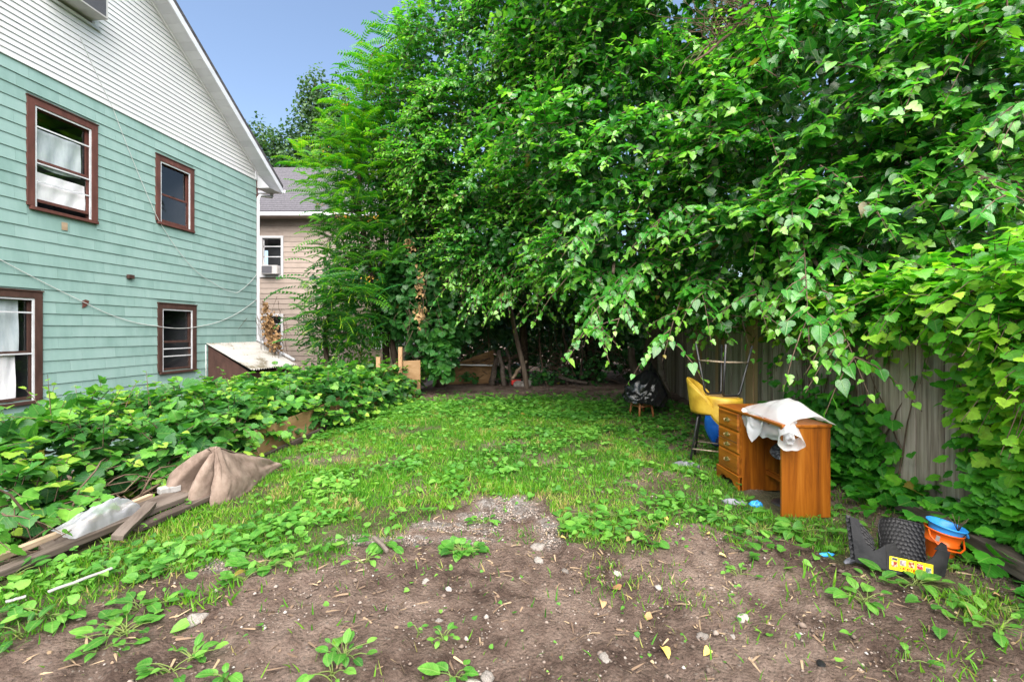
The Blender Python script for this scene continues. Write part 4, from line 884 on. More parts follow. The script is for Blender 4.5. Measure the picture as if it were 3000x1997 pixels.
# ------------------------------------------------------------------ vine-draped and background trees
def simple_tree(name, label, base, trunk, tr, lumps, n, size, mat, tint, group, tpl=OVATE, single=0, layer=(.6,1.05), up=.7, cat='tree', limbs=(), droop=.3, backkeep=.3):
    root = thing(name, label, cat, base, 0, group); root.matrix_basis = Matrix.Translation(base)
    def place(o): o.parent = root; o.matrix_parent_inverse = Matrix.Translation(base).inverted(); return o
    if trunk: m = MB(); m.tube(trunk, tr, 10); place(m.build('trunk', G['bark'], None, smooth=True))
    for i, (a, b, r0, r1) in enumerate(limbs): m = MB(); limb(m, a, b, r0, r1, .2, i+3, 7); place(m.build('branch', G['bark'], None, smooth=True))
    lv = Leaves(); P, O = on_lumps(lumps, n, lo=layer[0], hi=layer[1], inner=.5, backkeep=backkeep); k = len(P)
    h = fbm(P[:,0]*1.3+P[:,1], P[:,2]*1.3, 3)
    lv.add(tpl, P, O*.4-UP*droop+rng.normal(0,.5,(k,3)), O*.8+UP*up+rng.normal(0,.4,(k,3)), size*rng.uniform(.65,1.2,k), np.clip(tint+(h-.5)*.9+rng.uniform(-.12,.12,k), 0, 1))
    lv.build(root, G[mat], single); return root
GRP = 'dark vine hung trees behind the yard'
simple_tree('vine_draped_tree', 'tree trunk column smothered in dark grape vine beside the plywood corner', (-2.0, 12.6, 0), [(-2.0,12.6,-.1),(-2.0,12.6,2),(-2.1,12.5,4),(-2.2,12.4,5.6)], [.16,.14,.1,.05],
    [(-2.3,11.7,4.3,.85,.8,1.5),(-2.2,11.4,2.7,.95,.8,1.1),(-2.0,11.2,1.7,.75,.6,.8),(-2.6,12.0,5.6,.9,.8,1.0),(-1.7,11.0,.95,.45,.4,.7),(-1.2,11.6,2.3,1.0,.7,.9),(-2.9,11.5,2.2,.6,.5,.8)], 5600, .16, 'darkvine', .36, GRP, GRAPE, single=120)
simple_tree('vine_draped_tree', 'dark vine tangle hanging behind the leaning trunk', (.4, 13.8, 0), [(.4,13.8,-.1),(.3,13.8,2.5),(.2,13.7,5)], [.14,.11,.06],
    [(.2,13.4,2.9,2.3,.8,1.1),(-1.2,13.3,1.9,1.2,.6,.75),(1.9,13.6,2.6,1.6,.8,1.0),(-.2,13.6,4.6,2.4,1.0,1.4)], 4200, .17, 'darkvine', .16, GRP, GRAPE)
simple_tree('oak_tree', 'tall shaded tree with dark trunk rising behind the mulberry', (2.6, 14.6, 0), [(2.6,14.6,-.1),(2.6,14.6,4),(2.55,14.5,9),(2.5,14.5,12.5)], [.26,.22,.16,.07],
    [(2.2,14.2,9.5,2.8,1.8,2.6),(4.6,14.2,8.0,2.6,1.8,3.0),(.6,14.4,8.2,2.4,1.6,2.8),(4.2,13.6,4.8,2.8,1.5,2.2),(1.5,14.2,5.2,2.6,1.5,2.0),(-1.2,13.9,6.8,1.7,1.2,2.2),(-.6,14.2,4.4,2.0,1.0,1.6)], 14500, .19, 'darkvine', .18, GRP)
simple_tree('maple_tree', 'shaded leafy tree beyond the fence at the far right', (7.4, 10.5, 0), [(7.4,10.5,-.1),(7.4,10.5,3),(7.2,10.3,7)], [.22,.18,.09],
    [(7.2,9.8,5.8,2.4,1.8,2.6),(8.2,9.0,8.4,2.4,2.0,2.6),(6.6,9.4,3.2,2.0,1.4,1.3),(8.6,8.6,4.2,1.8,1.6,2.0)], 9000, .19, 'mulberry', .16, GRP, single=0,
    limbs=[((7.3,10.4,4.5),(6.0,7.0,6.4),.07,.02),((7.2,10.2,6.5),(5.2,7.6,7.4),.06,.02)])
# thicket floor behind: reads as one mass
def thicket():
    root = thing('undergrowth', 'shaded tangle of low leaves and brush along the back of the yard', 'undergrowth', (0,15,0)); root.matrix_basis = Matrix.Translation((0,15,0))
    lv = Leaves(); L = [(-3.5+1.25*i+rng.uniform(-.3,.3), 14.9+rng.uniform(-.4,.5), .9+rng.uniform(-.2,.5), 1.0, .7, 1.0) for i in range(10)]+[(-6+1.6*i, 16.8, 2.8, 1.4, .9, 2.1) for i in range(11)]+[(3.0+1.4*i, 15.6-1.2*i, 2.2, 1.2, .9, 1.6) for i in range(5)]+[(-2+1.5*i, 15.6+.2*(i%2), 2.0, 1.2, .7, 1.4) for i in range(6)]+[(3.6+1.2*i, 13.6, 1.3, 1.0, .7, 1.2) for i in range(4)]
    P, O = on_lumps(L, 12500, lo=.6); k = len(P); lv.add(GRAPE, P, rng.normal(0,.6,(k,3))-UP*.3, O+UP*.5+rng.normal(0,.4,(k,3)), .17*rng.uniform(.6,1.2,k), np.clip(.12+rng.uniform(-.1,.25,k),0,1))
    L2 = [(-1.2,12.95,.18,.3,.2,.16),(.75,12.9,.2,.5,.25,.28),(1.6,13.3,.2,.5,.25,.22),(2.4,12.9,.4,.4,.3,.5),(-.2,13.5,.2,.4,.3,.25)]
    P, O = on_lumps(L2, 520, lo=.5); k = len(P); lv.add(GRAPE, P, rng.normal(0,.6,(k,3))-UP*.2, O*.6+UP+rng.normal(0,.3,(k,3)), .10*rng.uniform(.6,1.2,k), np.clip(.35+rng.uniform(-.1,.25,k),0,1))
    L3 = [(-9+1.9*i, 19.5+.6*(i%3), 1.4, 1.6, .8, 1.7) for i in range(14)]; P, O = on_lumps(L3, 5200, lo=.5); k = len(P); lv.add(OVATE, P, rng.normal(0,.6,(k,3))-UP*.3, O+UP*.5+rng.normal(0,.4,(k,3)), .34*rng.uniform(.6,1.2,k), np.clip(.08+rng.uniform(-.08,.2,k),0,1))
    o = lv.build(root, G['darkvine']); 
thicket()
# far maple seen over the neighbour's roof
simple_tree('far_maple_tree', 'distant blue green maple standing above the neighbour roof', (-13.0, 30, 0), [(-13,30,-.2),(-13,30,6),(-12.8,30,13)], [.4,.32,.12],
    [(-13.2,29.4,13.0,2.2,1.5,2.6),(-11.4,29.6,14.6,1.5,1.2,3.3),(-15.3,29.5,12.2,1.9,1.2,2.6),(-12.9,29.6,16.2,1.2,1.0,2.6),(-10.2,29.8,12.2,1.8,1.2,3.0),(-16.8,29.6,12.2,1.2,1.0,3.4),(-14.0,29.8,10.0,2.8,1.4,2.0),(-9.0,30,14.2,1.3,1.2,2.6)],
    19000, .22, 'far', .42, 'background trees', layer=(.25,1.0), limbs=[((-13,30,6),(-15.5,29.5,14),.16,.04),((-13,30,7),(-11.5,29.6,16.5),.16,.04),((-13,30,6.5),(-10,29.8,13),.16,.04),((-13,30,9),(-13,29.8,18),.16,.04)])
# ------------------------------------------------------------------ grape vine hedge over the bank on the left
def vine_hedge():
    root = thing('vine_hedge', 'broad hedge of grape vine sprawling over the bank beside the green house', 'hedge', (-3.9, 6, 0)); root.matrix_basis = Matrix.Translation((-3.9,6,0))
    lv = Leaves(); lum = []
    for y in np.arange(1.2, 11.2, .62):
        ex = -3.62+.098*y; far = sstep(4.6, 6.5, y)
        w = 1.05-.25*far; cx = ex-1.42+.57*far
        top = .80+.06*math.sin(y*1.7)+.05*rng.uniform(-1,1)-.16*(1-sstep(3.6,5.6,y))
        lum.append((cx, y, top-.62, w, .75, .62)); 
        if y < 8.2: lum.append((cx-1.0, y+.2, top-.80, 1.0, .8, .66))
        if y > 6.9: lum.append((ex-.05, y, top-.66, .45, .6, .60))
        if 4.9 < y < 7.3: lum.append((ex-.45, y, top-.55, .5, .55, .45))
    P, O = on_lumps(lum, 3100, inner=.8, floor=-.35, backkeep=.6); n = len(P)
    tw = [shoots(lv, P-O*.12, nrm(O*.7+UP*.30+rng.normal(0,.6,(n,3))), rng.uniform(.2,.55,n), rng.uniform(.2,.6,n), 6, .112, (GRAPE, GRAPE, ROUND), .33, .98, out=O, upn=1.3, down=.12)]
    P, O = on_lumps(lum, 5200, inner=.6, lo=.6, hi=.92, floor=-.3, backkeep=.6); n = len(P)
    lv.add(GRAPE, P, rng.normal(0,.7,(n,3)), O*.5+UP+rng.normal(0,.35,(n,3)), .16*rng.uniform(.6,1.2,n), np.clip(.22+rng.uniform(-.15,.2,n),0,1))
    # long runners hanging out over the edge, with big leaves, and thin whips standing up
    A = np.array([[-3.55,2.9,.30],[-3.5,3.1,.25],[-3.45,3.3,.2],[-3.6,2.7,.35],[-3.7,2.6,.25],[-3.4,3.6,.2]]); B = np.array([[-3.15,2.85,.10],[-3.0,3.05,.14],[-3.1,3.3,.14],[-3.25,2.6,.2],[-3.3,2.45,.15],[-3.1,3.5,.1]])
    tw.append(shoots(lv, A, nrm(B-A+UP*.15), np.linalg.norm(B-A, axis=1), .3, 6, .13, (GRAPE,), .40, .85, down=.3, upn=1.2))
    A = np.array([[-4.6,4.55,.55],[-4.3,4.8,.6],[-5.3,5.2,.55],[-4.2,5.3,.6]]); D = np.array([[-.08,0,1],[.3,.2,.8],[.1,.1,1],[-.3,.2,.8]])
    tw.append(shoots(lv, A, D, np.array([.55,.35,.4,.3]), .05, 5, .085, (GRAPE,), .8, 1.0, down=.0))
    lv.build(root, G['grape'], 300)
    many_tubes('runners', np.concatenate(tw), .005, .002, G['twig'], root)
    # bare tangled stems under the leaves
    k = 210; y = rng.uniform(2.0, 5.6, k); ex = -3.62+.098*y; p0 = np.stack([ex-rng.uniform(.15,.9,k), y, rng.uniform(-.55,.12,k)], 1); d = np.stack([rng.normal(.05,.30,k), rng.normal(0,.75,k), rng.normal(-.03,.2,k)], 1)
    t = np.linspace(0,1,7); path = p0[:,None,:]+d[:,None,:]*t[None,:,None]; path[:,:,2] += (rng.normal(0,.16,(k,1))*np.sin(t*math.pi)[None]); path += rng.normal(0,.018,path.shape)
    many_tubes('bare_stems', path, .009, .004, G['twig'], root)
    k = 14; y = rng.uniform(2.6,5.0,k); ex = -3.62+.098*y; p0 = np.stack([ex-rng.uniform(.1,.6,k), y, rng.uniform(-.45,-.05,k)],1); d = np.stack([rng.normal(.05,.2,k), rng.normal(0,.8,k), rng.normal(.0,.15,k)],1)
    path = p0[:,None,:]+d[:,None,:]*t[None,:,None]; path += rng.normal(0,.03,path.shape); many_tubes('thick_stems', path, .014, .007, G['twig'], root, 6)
vine_hedge()
# ------------------------------------------------------------------ creeper on the fence
def creeper():
    root = thing('fence_creeper', 'yellow green creeper climbing over the board fence at the right edge', 'vine', (3.4, 3, 0)); root.matrix_basis = Matrix.Translation((3.4,3,0))
    lv = Leaves(); out = np.array([-1.0,-.12,0])
    def dens(y, z):
        d = .04+0*y
        d = np.maximum(d, np.exp(-((y-2.75)/.55)**2)*(.75+.25*z))                       # near, up the right frame edge
        d = np.maximum(d, np.exp(-((y-4.75)/.62)**2)*(1-sstep(.55,.95,z)))              # low, behind the desk
        d = np.maximum(d, 1.1*sstep(1.38,1.65,z)*(1-sstep(5.2,6.4,y)))                  # along the top of the boards
        d = np.maximum(d, (1-sstep(.10,.34,z))*.8*(1-sstep(5.2,6.5,y)))                 # foot of the fence
        d = d*(1-.93*np.exp(-((y-3.70)/.34)**4)*sstep(.12,.30,z)*(1-sstep(1.2,1.5,z)))
        return np.clip(d, 0, 1.2)
    n = 15000; y = rng.uniform(1.6, 6.4, n); z = rng.uniform(0, 1.85, n); k = rng.random(n) < dens(y, z)*(.45+.55*fbm(y*3,z*3,3)*1.6)*.62; y, z = y[k], z[k]; n = len(y)
    x = 3.12+.078*y-rng.uniform(.03,.16,n); P = np.stack([x,y,z],1)
    dd = np.tile(out, (n,1))*.45-UP*.25+np.stack([0*y, rng.choice([-1,1],n)*rng.uniform(.3,.9,n), rng.uniform(-.6,.1,n)],1)+rng.normal(0,.2,(n,3))
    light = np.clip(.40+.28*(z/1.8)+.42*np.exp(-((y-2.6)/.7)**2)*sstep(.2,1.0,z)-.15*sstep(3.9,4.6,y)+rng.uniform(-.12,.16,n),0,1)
    which = rng.random(n) < .85
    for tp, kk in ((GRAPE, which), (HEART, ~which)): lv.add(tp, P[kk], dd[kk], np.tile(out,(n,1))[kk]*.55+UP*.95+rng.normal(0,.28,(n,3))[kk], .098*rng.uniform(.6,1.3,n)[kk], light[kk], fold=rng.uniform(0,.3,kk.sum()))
    lum = [(3.28+.078*0,2.3,1.78,.40,.5,.28),(3.32,2.9,1.80,.42,.5,.30),(3.42,3.5,1.80,.38,.5,.26),(3.45,4.1,1.75,.36,.5,.25),(3.5,4.7,1.75,.36,.5,.25),(3.55,5.4,1.75,.3,.5,.25),(3.2,2.5,1.45,.28,.5,.3)]
    P, O = on_lumps(lum, 560, inner=.7); n = len(P)
    tw = [shoots(lv, P-O*.1, nrm(O+np.array([-.5,-.3,.1])+rng.normal(0,.4,(n,3))), rng.uniform(.15,.45,n), rng.uniform(.2,.7,n), 6, .105, (GRAPE, GRAPE, HEART), .48, 1.05, out=O, upn=1.2, down=.15)]
    # plants creeping at the foot of the boards
    n = 520; y = rng.uniform(2.2,6.2,n); x = 3.12+.078*y-np.abs(rng.normal(.12,.16,n)); P = np.stack([x,y,ground_z(x,y)+rng.uniform(.03,.26,n)],1)
    lv.add(GRAPE, P, rng.normal(0,.8,(n,3))*np.array([1,1,.3])+out*.3, UP+rng.normal(0,.3,(n,3)), .10*rng.uniform(.6,1.3,n), np.clip(.34+rng.uniform(-.12,.25,n),0,1))
    lv.build(root, G['creeper'], 300)
    many_tubes('runners', np.concatenate(tw), .004, .002, G['twig'], root)
    k = 46; y = np.concatenate([rng.uniform(1.9,3.35,28), rng.uniform(3.9,5.6,18)]); t = np.linspace(0,1,8); z0 = rng.uniform(-.02,.5,k); path = np.stack([np.repeat((3.12+.078*y-.02)[:,None],8,1), y[:,None]+rng.normal(0,.18,(k,1))*t[None], z0[:,None]+(rng.uniform(.6,1.3,(k,1)))*t[None]],2); path[:,:,1] += rng.normal(0,.012,(k,8)); path[:,:,0] -= rng.uniform(.0,.015,(k,8))
    many_tubes('woody_stems', path, .008, .004, G['twig'], root, 5)
creeper()
# ================================================================== objects in the yard
# ------------------------------------------------------------------ oak desk
DL = 1.06
desk = thing('desk', 'honey oak pedestal desk with brass handled drawers standing against the creeper', 'desk', (2.205, 3.72, gz(2.4,4.0)+.0), R(2.0))
# local: x away from the sitter (depth .41), y along the desk, front faces -x
DD, DH = .41, .765
MB().box(.0,DD,.0,.022,.0,DH-.026).build('end_panel', G['oak'], desk, bevel=.003)
MB().box(-.006,DD+.006,-.012,DL+.012,DH-.025,DH).build('desk_top', G['oakh'], desk, bevel=.006)
MB().box(.03,.05,.0225,DL-.425,DH-.11,DH-.0265).build('apron', G['oakh'], desk, bevel=.003)
MB().box(DD-.02,DD-.004,.0225,DL-.425,.25,DH-.0265).build('back_panel', G['oakh'], desk)
MB().box(DD-.16,DD-.12,.0225,DL-.425,.16,.20).build('foot_rail', G['oakh'], desk)
P0 = DL-.42
ped = MB(); ped.box(.022,DD,P0,P0+.018,.0,DH-.026); ped.box(.022,DD,DL-.018,DL,.0,DH-.026); ped.box(DD-.012,DD-.002,P0+.018,DL-.018,.1,DH-.027); ped.box(.03,DD-.012,P0+.018,DL-.018,.1,.115)
ped.build('pedestal', G['oak'], desk, bevel=.002)
fr = MB()
for (a, b) in ((P0,P0+.028),(DL-.028,DL)): fr.box(.005,.0215,a,b,.13,DH-.027)
for zz in (.130,.335,.552): fr.box(.0055,.0215,P0+.028,DL-.028,zz,zz+.012)
fr.build('drawer_frame', G['oakh'], desk)
def drawer(z0, z1, pulls):
    a, b = P0+.016, DL-.016
    d = MB(); d.hexa([(-.012,a+.014,z0+.012),(.0045,a,z0),(.0045,b,z0),(-.012,b-.014,z0+.012),(-.012,a+.014,z1-.012),(.0045,a,z1),(.0045,b,z1),(-.012,b-.014,z1-.012)])
    dr = d.build('drawer', G['oakh'], desk)
    if len(pulls) == 2:
        MB().box(-.0135,-.0121,a+.016,b-.016,(z0+z1)/2-.003,(z0+z1)/2+.003).build('groove', G['dkbrown'], dr)
    for z in pulls:
        h = MB(); cy = (a+b)/2
        pl = [(-.045,.0),(-.038,.014),(-.02,.010),(-.012,.020),(0,.024),(.012,.020),(.02,.010),(.038,.014),(.045,0),(.038,-.014),(.02,-.010),(.012,-.018),(0,-.022),(-.012,-.018),(-.02,-.010),(-.038,-.014)]
        h.prism([(cy+p[0], z+p[1]) for p in pl], 'x', -.0155, -.0122)
        h.tube([(-.016,cy-.032,z+.004),(-.030,cy-.034,z+.002),(-.036,cy-.02,z-.012),(-.038,cy,z-.016),(-.036,cy+.02,z-.012),(-.030,cy+.034,z+.002),(-.016,cy+.032,z+.004)], .0035, 6)
        h.build('pull', G['brass'], dr, smooth=False)
drawer(.563,DH-.030,[.645]); drawer(.347,.550,[.498,.400]); drawer(.142,.334,[.250])
# scalloped plinth
pl = [(P0,.0),(P0+.05,.0),(P0+.06,.03),(P0+.085,.045),(P0+.11,.07),(P0+.16,.075),((P0+DL)/2,.062),(DL-.16,.075),(DL-.11,.07),(DL-.085,.045),(DL-.06,.03),(DL-.05,.0),(DL,.0),(DL,.128),(P0,.128)]
MB().prism(pl, 'x', -.020, .004).build('plinth', G['oakh'], desk)
MB().box(-.024,.0215,P0-.004,DL+.004,.1285,.1400).build('plinth_moulding', G['oakh'], desk, bevel=.003)
DZ = desk.location.z + DH
# ------------------------------------------------------------------ plastic sheeting over the desk
def sheet():
    root = thing('plastic_sheeting', 'crumpled roll of milky plastic sheeting draped over the oak desk top', 'plastic sheet', (2.3, 3.95, DZ))
    rr = random.Random(4)
    def F(u, v):            # u along the desk, v across: from the wall side to the hanging front
        y = -.28+.74*u; w = v*.62
        nz = float(fbm(np.array([u*5.0]), np.array([v*4.0]), 3)[0])-.5
        lim = .40-.04*math.sin(u*6)
        edge = .0
        fall = [.05,.10,.16,.20,.14,.10][min(5, int(u*6))]
        amt = .55+.45*math.sin(u*3.0+.4)
        over = max(0, w-.36)
        x = .31-min(w, .36)-.035*math.tanh(over*16)*1.0
        z = .02+.115*math.sin(math.pi*min(1, w/.36))*(.75+.5*math.sin(u*5-.6))+.055*nz-over*(.30+.45*amt)
        if over == 0: z = max(z, .008)
        x += .05*nz*(1 if over > 0 else .3); y += .06*nz
        return (x-.0, y, z)
    MB().grid(F, 46, 34).build('sheet', G['film'], root, smooth=True)
    # rolled tube leaning out over the front edge toward the kneehole
    a = Vector((.14, .10, .055)); b = Vector((-.10, -.36, -.115)); ax = (b-a).normalized(); s = ax.cross(Vector((0,0,1))).normalized(); t = s.cross(ax)
    def T(u, v):
        w = u*2*math.pi; r = .062+.022*v*v+.007*math.sin(3*w+4*v)+.004*math.sin(7*w-9*v)
        if v > .9: r *= 1+.25*(v-.9)
        p = a.lerp(b, v)+s*math.cos(w)*r*1.05+t*math.sin(w)*r*.92; return tuple(p)
    MB().grid(T, 40, 24, True).build('roll', G['film'], root, smooth=True)
    def T2(u, v):
        w = u*2*math.pi*1.4; r = .022+.014*u+.004*math.sin(5*w); p = a.lerp(b, v*.96)+s*math.cos(w)*r+t*math.sin(w)*r; return tuple(p)
    MB().grid(T2, 40, 10).build('inner_roll', G['film'], root, smooth=True)
    # loose flap hanging down over the drawers
    def F2(u, v):
        nz = float(fbm(np.array([u*4.0+9]), np.array([v*4.0]), 3)[0])-.5
        return (-.10-.03*v+.05*nz+.02*math.sin(u*9), .05+.36*u-.05*v, .03-.03*v*u-(.25-.45*abs(u-.40))*v+.02*nz)
    MB().grid(F2, 26, 18).build('flap', G['film'], root, smooth=True)
    def F3(u, v):
        w = u*2*math.pi; r = .035*math.sin(math.pi*min(1,v*1.1+.05)); return (.22+r*math.cos(w), .40-.02+.07*v, .06+r*math.sin(w)*.8)
    MB().grid(F3, 16, 8, True).build('puff', G['film'], root, smooth=True)
sheet()
# ------------------------------------------------------------------ black pedestal stool in the kneehole
st = thing('pedestal_stool', 'black metal stool with mottled saucer seat tucked in the desk kneehole', 'stool', (2.44, 4.02, gz(2.44,4.0)))
MB().lathe([(.0,.035),(.03,.034),(.10,.022),(.135,.008),(.135,.0),(.0,.0)], 28).build('base', G['blackmetal'], st, smooth=True)
MB().tube([(0,0,.03),(.045,.02,.43)], .014, 10).build('post', G['blackmetal'], st, smooth=True)
s = MB().lathe([(.0,-.045),(.06,-.038),(.13,-.012),(.165,.014),(.168,.02),(.15,.028),(.0,.034)], 32).build('seat', G['greyseat'], st, smooth=True); s.location = (.04,.02,.46); s.rotation_euler = (R(10),R(-22),0)
# ------------------------------------------------------------------ yellow bar stools
def bar_stool(label, parts_grp):
    root = thing('bar_stool', label, 'stool', (0,0,0), 0, parts_grp)
    SH = .66
    # seat cushion
    MB().lathe([(.0,SH-.06),(.17,SH-.06),(.195,SH-.045),(.20,SH-.01),(.19,SH+.02),(.15,SH+.035),(.0,SH+.04)], 30).build('seat', G['vinyl'], root, smooth=True)
    MB().lathe([(.0,SH-.068),(.168,SH-.068),(.168,SH-.0605),(.0,SH-.0605)], 24).build('seat_base', G['vinyldirt'], root)
    # barrel back, wrapping the rear
    def bk(u, v):
        w = R(90)+(u-.5)*R(210); top = .30*max(0.0, math.cos((u-.5)*R(190)))**.8+.03
        r = .205+.045*v*max(0, math.cos((u-.5)*R(180)))
        return (r*math.cos(w), r*math.sin(w), SH-.05+(.05+top)*v)
    MB().grid(bk, 40, 10).build('barrel_back', G['vinyl'], root, smooth=True, solid=.028)
    def pipe(u): x, y, z = bk(u, 1); return (x, y, z+.004)
    MB().tube([pipe(i/30) for i in range(31)], .012, 6).build('piping', G['vinyl'], root, smooth=True)
    # tube frame: two bent hoops make four splayed legs
    for sg in (-1, 1):
        y = sg
        m = MB(); m.tube([(-.23,.20*sg,.0),(-.145,.125*sg,SH-.12),(-.13,.115*sg,SH-.09),(-.10,.11*sg,SH-.078),(.10,.11*sg,SH-.078),(.13,.115*sg,SH-.09),(.145,.125*sg,SH-.12),(.23,.20*sg,.0)], .0125, 10)
        m.build('leg_hoop', G['blackmetal'], root, smooth=True)
    r1 = MB()
    q = [(-.203,-.177,.2),(.203,-.177,.2),(.203,.177,.2),(-.203,.177,.2)]
    for i in range(4): r1.tube([q[i], q[(i+1)%4]], .008, 8)
    r1.build('foot_rail', G['rust'], root, smooth=True)
    return root
GY = 'mustard vinyl bar stools stacked by the fence'
b1 = bar_stool('upright mustard yellow barrel back bar stool standing on black tube legs', GY)
b1.location = (2.33, 5.35, gz(2.33,5.35)-.01); b1.rotation_euler = (0,0,R(62))
b2 = bar_stool('upside down mustard yellow bar stool resting seat to seat, black legs in the air', GY)
b2.location = (2.47, 5.31, b1.location.z+.70+.66+.05-.01); b2.rotation_euler = (R(180),R(3),R(28))
# ------------------------------------------------------------------ blue bag and dark bundle
def blob(name, mat, loc, rad, label=None, cat=None, group=None, amp=.12, fr=3.0, seed=0, nu=40, nv=24, flatb=.0, parent=None, ridge=0.0):
    def F(u, v):
        w = u*2*math.pi; e = (v-.5)*math.pi; d = (math.cos(e)*math.cos(w), math.cos(e)*math.sin(w), math.sin(e))
        n = float(fbm(np.array([d[0]*fr+seed*3.1+d[2]*2]), np.array([d[1]*fr+seed+d[2]*fr]), 4)[0])-.5
        rg = ridge*abs(math.sin(w*7+d[2]*5+3*n))
        k = 1+amp*2*n-rg
        z = d[2]*rad[2]*k
        if flatb: z = max(z, -flatb)
        return (d[0]*rad[0]*k, d[1]*rad[1]*k, z)
    o = MB().grid(F, nu, nv, True).build(name, mat, parent, smooth=True); o.location = loc
    if label: tag(o, label, cat, group)
    return o
blob('blue_bag', G['blue'], (2.75,5.95,.30), (.22,.2,.33), 'bright blue plastic bag slumped behind the yellow bar stools', 'bag', amp=.10, flatb=.30, ridge=.05)
blob('dark_bundle', G['navy'], (2.72,5.72,.10), (.15,.11,.10), 'small navy cloth bundle at the foot of the blue bag', 'cloth', amp=.15, flatb=.1)
# ------------------------------------------------------------------ wooden stool under a black bin bag
ws = thing('wooden_stool', 'orange brown wooden stool carrying a black bin bag', 'stool', (2.36, 8.3, gz(2.36,8.3)-.01), R(20))
MB().lathe([(0,.52),(.17,.52),(.18,.535),(.17,.555),(0,.56)], 24).build('seat', G['stoolwood'], ws, smooth=True)
for i in range(4):
    a = R(45+90*i); m = MB(); m.tube([(.21*math.cos(a),.21*math.sin(a),0),(.19*math.cos(a),.19*math.sin(a),.15),(.12*math.cos(a),.12*math.sin(a),.52)], [.017,.022,.018], 9); m.build('leg', G['stoolwood'], ws, smooth=True)
for i in range(4):
    a, b = R(45+90*i), R(135+90*i); MB().tube([(.18*math.cos(a),.18*math.sin(a),.2),(.18*math.cos(b),.18*math.sin(b),.2)], .010, 7).build('rung', G['stoolwood'], ws, smooth=True)
def binbag():
    root = thing('bin_bag', 'shiny black bin bag draped over the wooden stool near the fence', 'bag', (2.38, 8.28, .16))
    def F(u, v):
        w = u*2*math.pi; c, s = math.cos(w), math.sin(w)
        n = float(fbm(np.array([c*2.2+5+v*2]), np.array([s*2.2+v*3]), 4)[0])-.5
        rg = .07*abs(math.sin(w*8+v*4+n*5))*(.3+v)
        h = .02+.60*(1-v)
        r = (.07+.30*math.sin(min(1,v*1.25)*math.pi/2)**.8)*(1+.5*n-rg)
        sx = .14*(1-v)                       # peak pulled to the right
        return (sx+r*c*1.0, r*s*.75, h+.10*n-.06*c*v+.05*max(0,math.sin(w*3))*v)
    MB().grid(F, 72, 26, True).build('drape', G['blackbag'], root, smooth=True)
    def F2(u, v):
        n = float(fbm(np.array([u*4]), np.array([v*4+7]), 3)[0])-.5
        return (.13+.36*v+.04*n, -.16+.26*u+.06*n, .66-.42*v-.30*v*(1-u)*.4+.12*math.sin(u*3.1)*(1-v)-.1*abs(u-.5)*v+.10*n)
    MB().grid(F2, 30, 22).build('loose_flap', G['blackbag'], root, smooth=True, solid=.004)
binbag()
# ------------------------------------------------------------------ folded carpet
def catmull(P, n, closed=True):
    P = np.asarray(P, float); m = len(P); out = []
    for i in range(n):
        t = i/n*m; k = int(t); f = t-k; p0, p1, p2, p3 = (P[(k+j) % m] for j in (-1,0,1,2))
        out.append(.5*((2*p1)+(-p0+p2)*f+(2*p0-5*p1+4*p2-p3)*f*f+(-p0+3*p1-3*p2+p3)*f**3))
    return np.array(out)
def carpet():
    root = thing('carpet', 'folded brown carpet heaped in a peak on the edge of the grass', 'carpet', (-2.72, 4.16, gz(-2.6,4.2)-.01)); root.scale = (.86,.80,.93)
    cols = [  # ridge point, belly point, hem point for each pleat, going round
     ((-.03,.03,.50),(-.30,.12,.24),(-.22,.10,0)), ((-.06,.0,.505),(-.45,-.03,.23),(-.22,-.09,0)), ((-.03,-.02,.49),(-.33,-.16,.15),(-.17,-.20,0)),
     ((-.02,.04,.40),(-.16,.12,.20),(-.15,.06,0)), ((-.01,-.02,.46),(-.13,-.14,.20),(-.15,-.22,0)), ((.0,-.04,.47),(-.05,-.24,.20),(-.07,-.27,0)), ((.012,-.02,.46),(.012,-.13,.20),(.01,-.17,0)),
     ((.02,.06,.40),(.03,.16,.22),(.035,.12,0)), ((.025,-.02,.49),(.055,-.12,.20),(.05,-.17,.03)), ((.03,-.03,.51),(.15,-.17,.15),(.12,-.20,0)), ((.035,.0,.515),(.20,-.05,.18),(.22,-.09,0)),
     ((.03,.08,.49),(.20,.22,.19),(.22,.27,0)), ((.05,.42,.35),(.16,.72,.15),(.17,.78,0)), ((.09,.92,.17),(.12,1.14,.08),(.12,1.20,0)), ((.03,.45,.33),(-.06,.62,.14),(-.08,.66,0))]
    rows = [catmull([c[j] for c in cols], 150) for j in range(3)]; nv = 22
    def F(u, v):
        i = int(round(u*150)) % 150; a, b, c = rows[0][i], rows[1][i], rows[2][i]
        p = a*(1-v)*(1-2*v)+b*4*v*(1-v)+c*v*(2*v-1)
        n = float(fbm(np.array([u*22.0]), np.array([v*4.0]), 3)[0])-.5; w2 = float(fbm(np.array([u*60.0]), np.array([v*9.0+3]), 2)[0])-.5; p = p+np.array([.05*n+.014*w2, .05*n+.014*w2, .03*n])
        return (p[0], p[1], max(p[2], -.02))
    top = rows[0].mean(0)
    mb = MB().grid(F, 150, nv, True); mb.build('drape', G['burlap'], root, smooth=True, solid=.012, sub=1)
    def lid(u, v):                                       # doubled over ridge joining the pleats at the top
        i = int(round(u*150)) % 150; a = rows[0][i]; c = np.array([.005, min(max(a[1], -.0), .9), a[2]+.006]); q = a*(1-v)+c*v; return tuple(q)
    MB().grid(lid, 150, 4, True).build('ridge_fold', G['burlap'], root, smooth=True, solid=.010)
carpet()
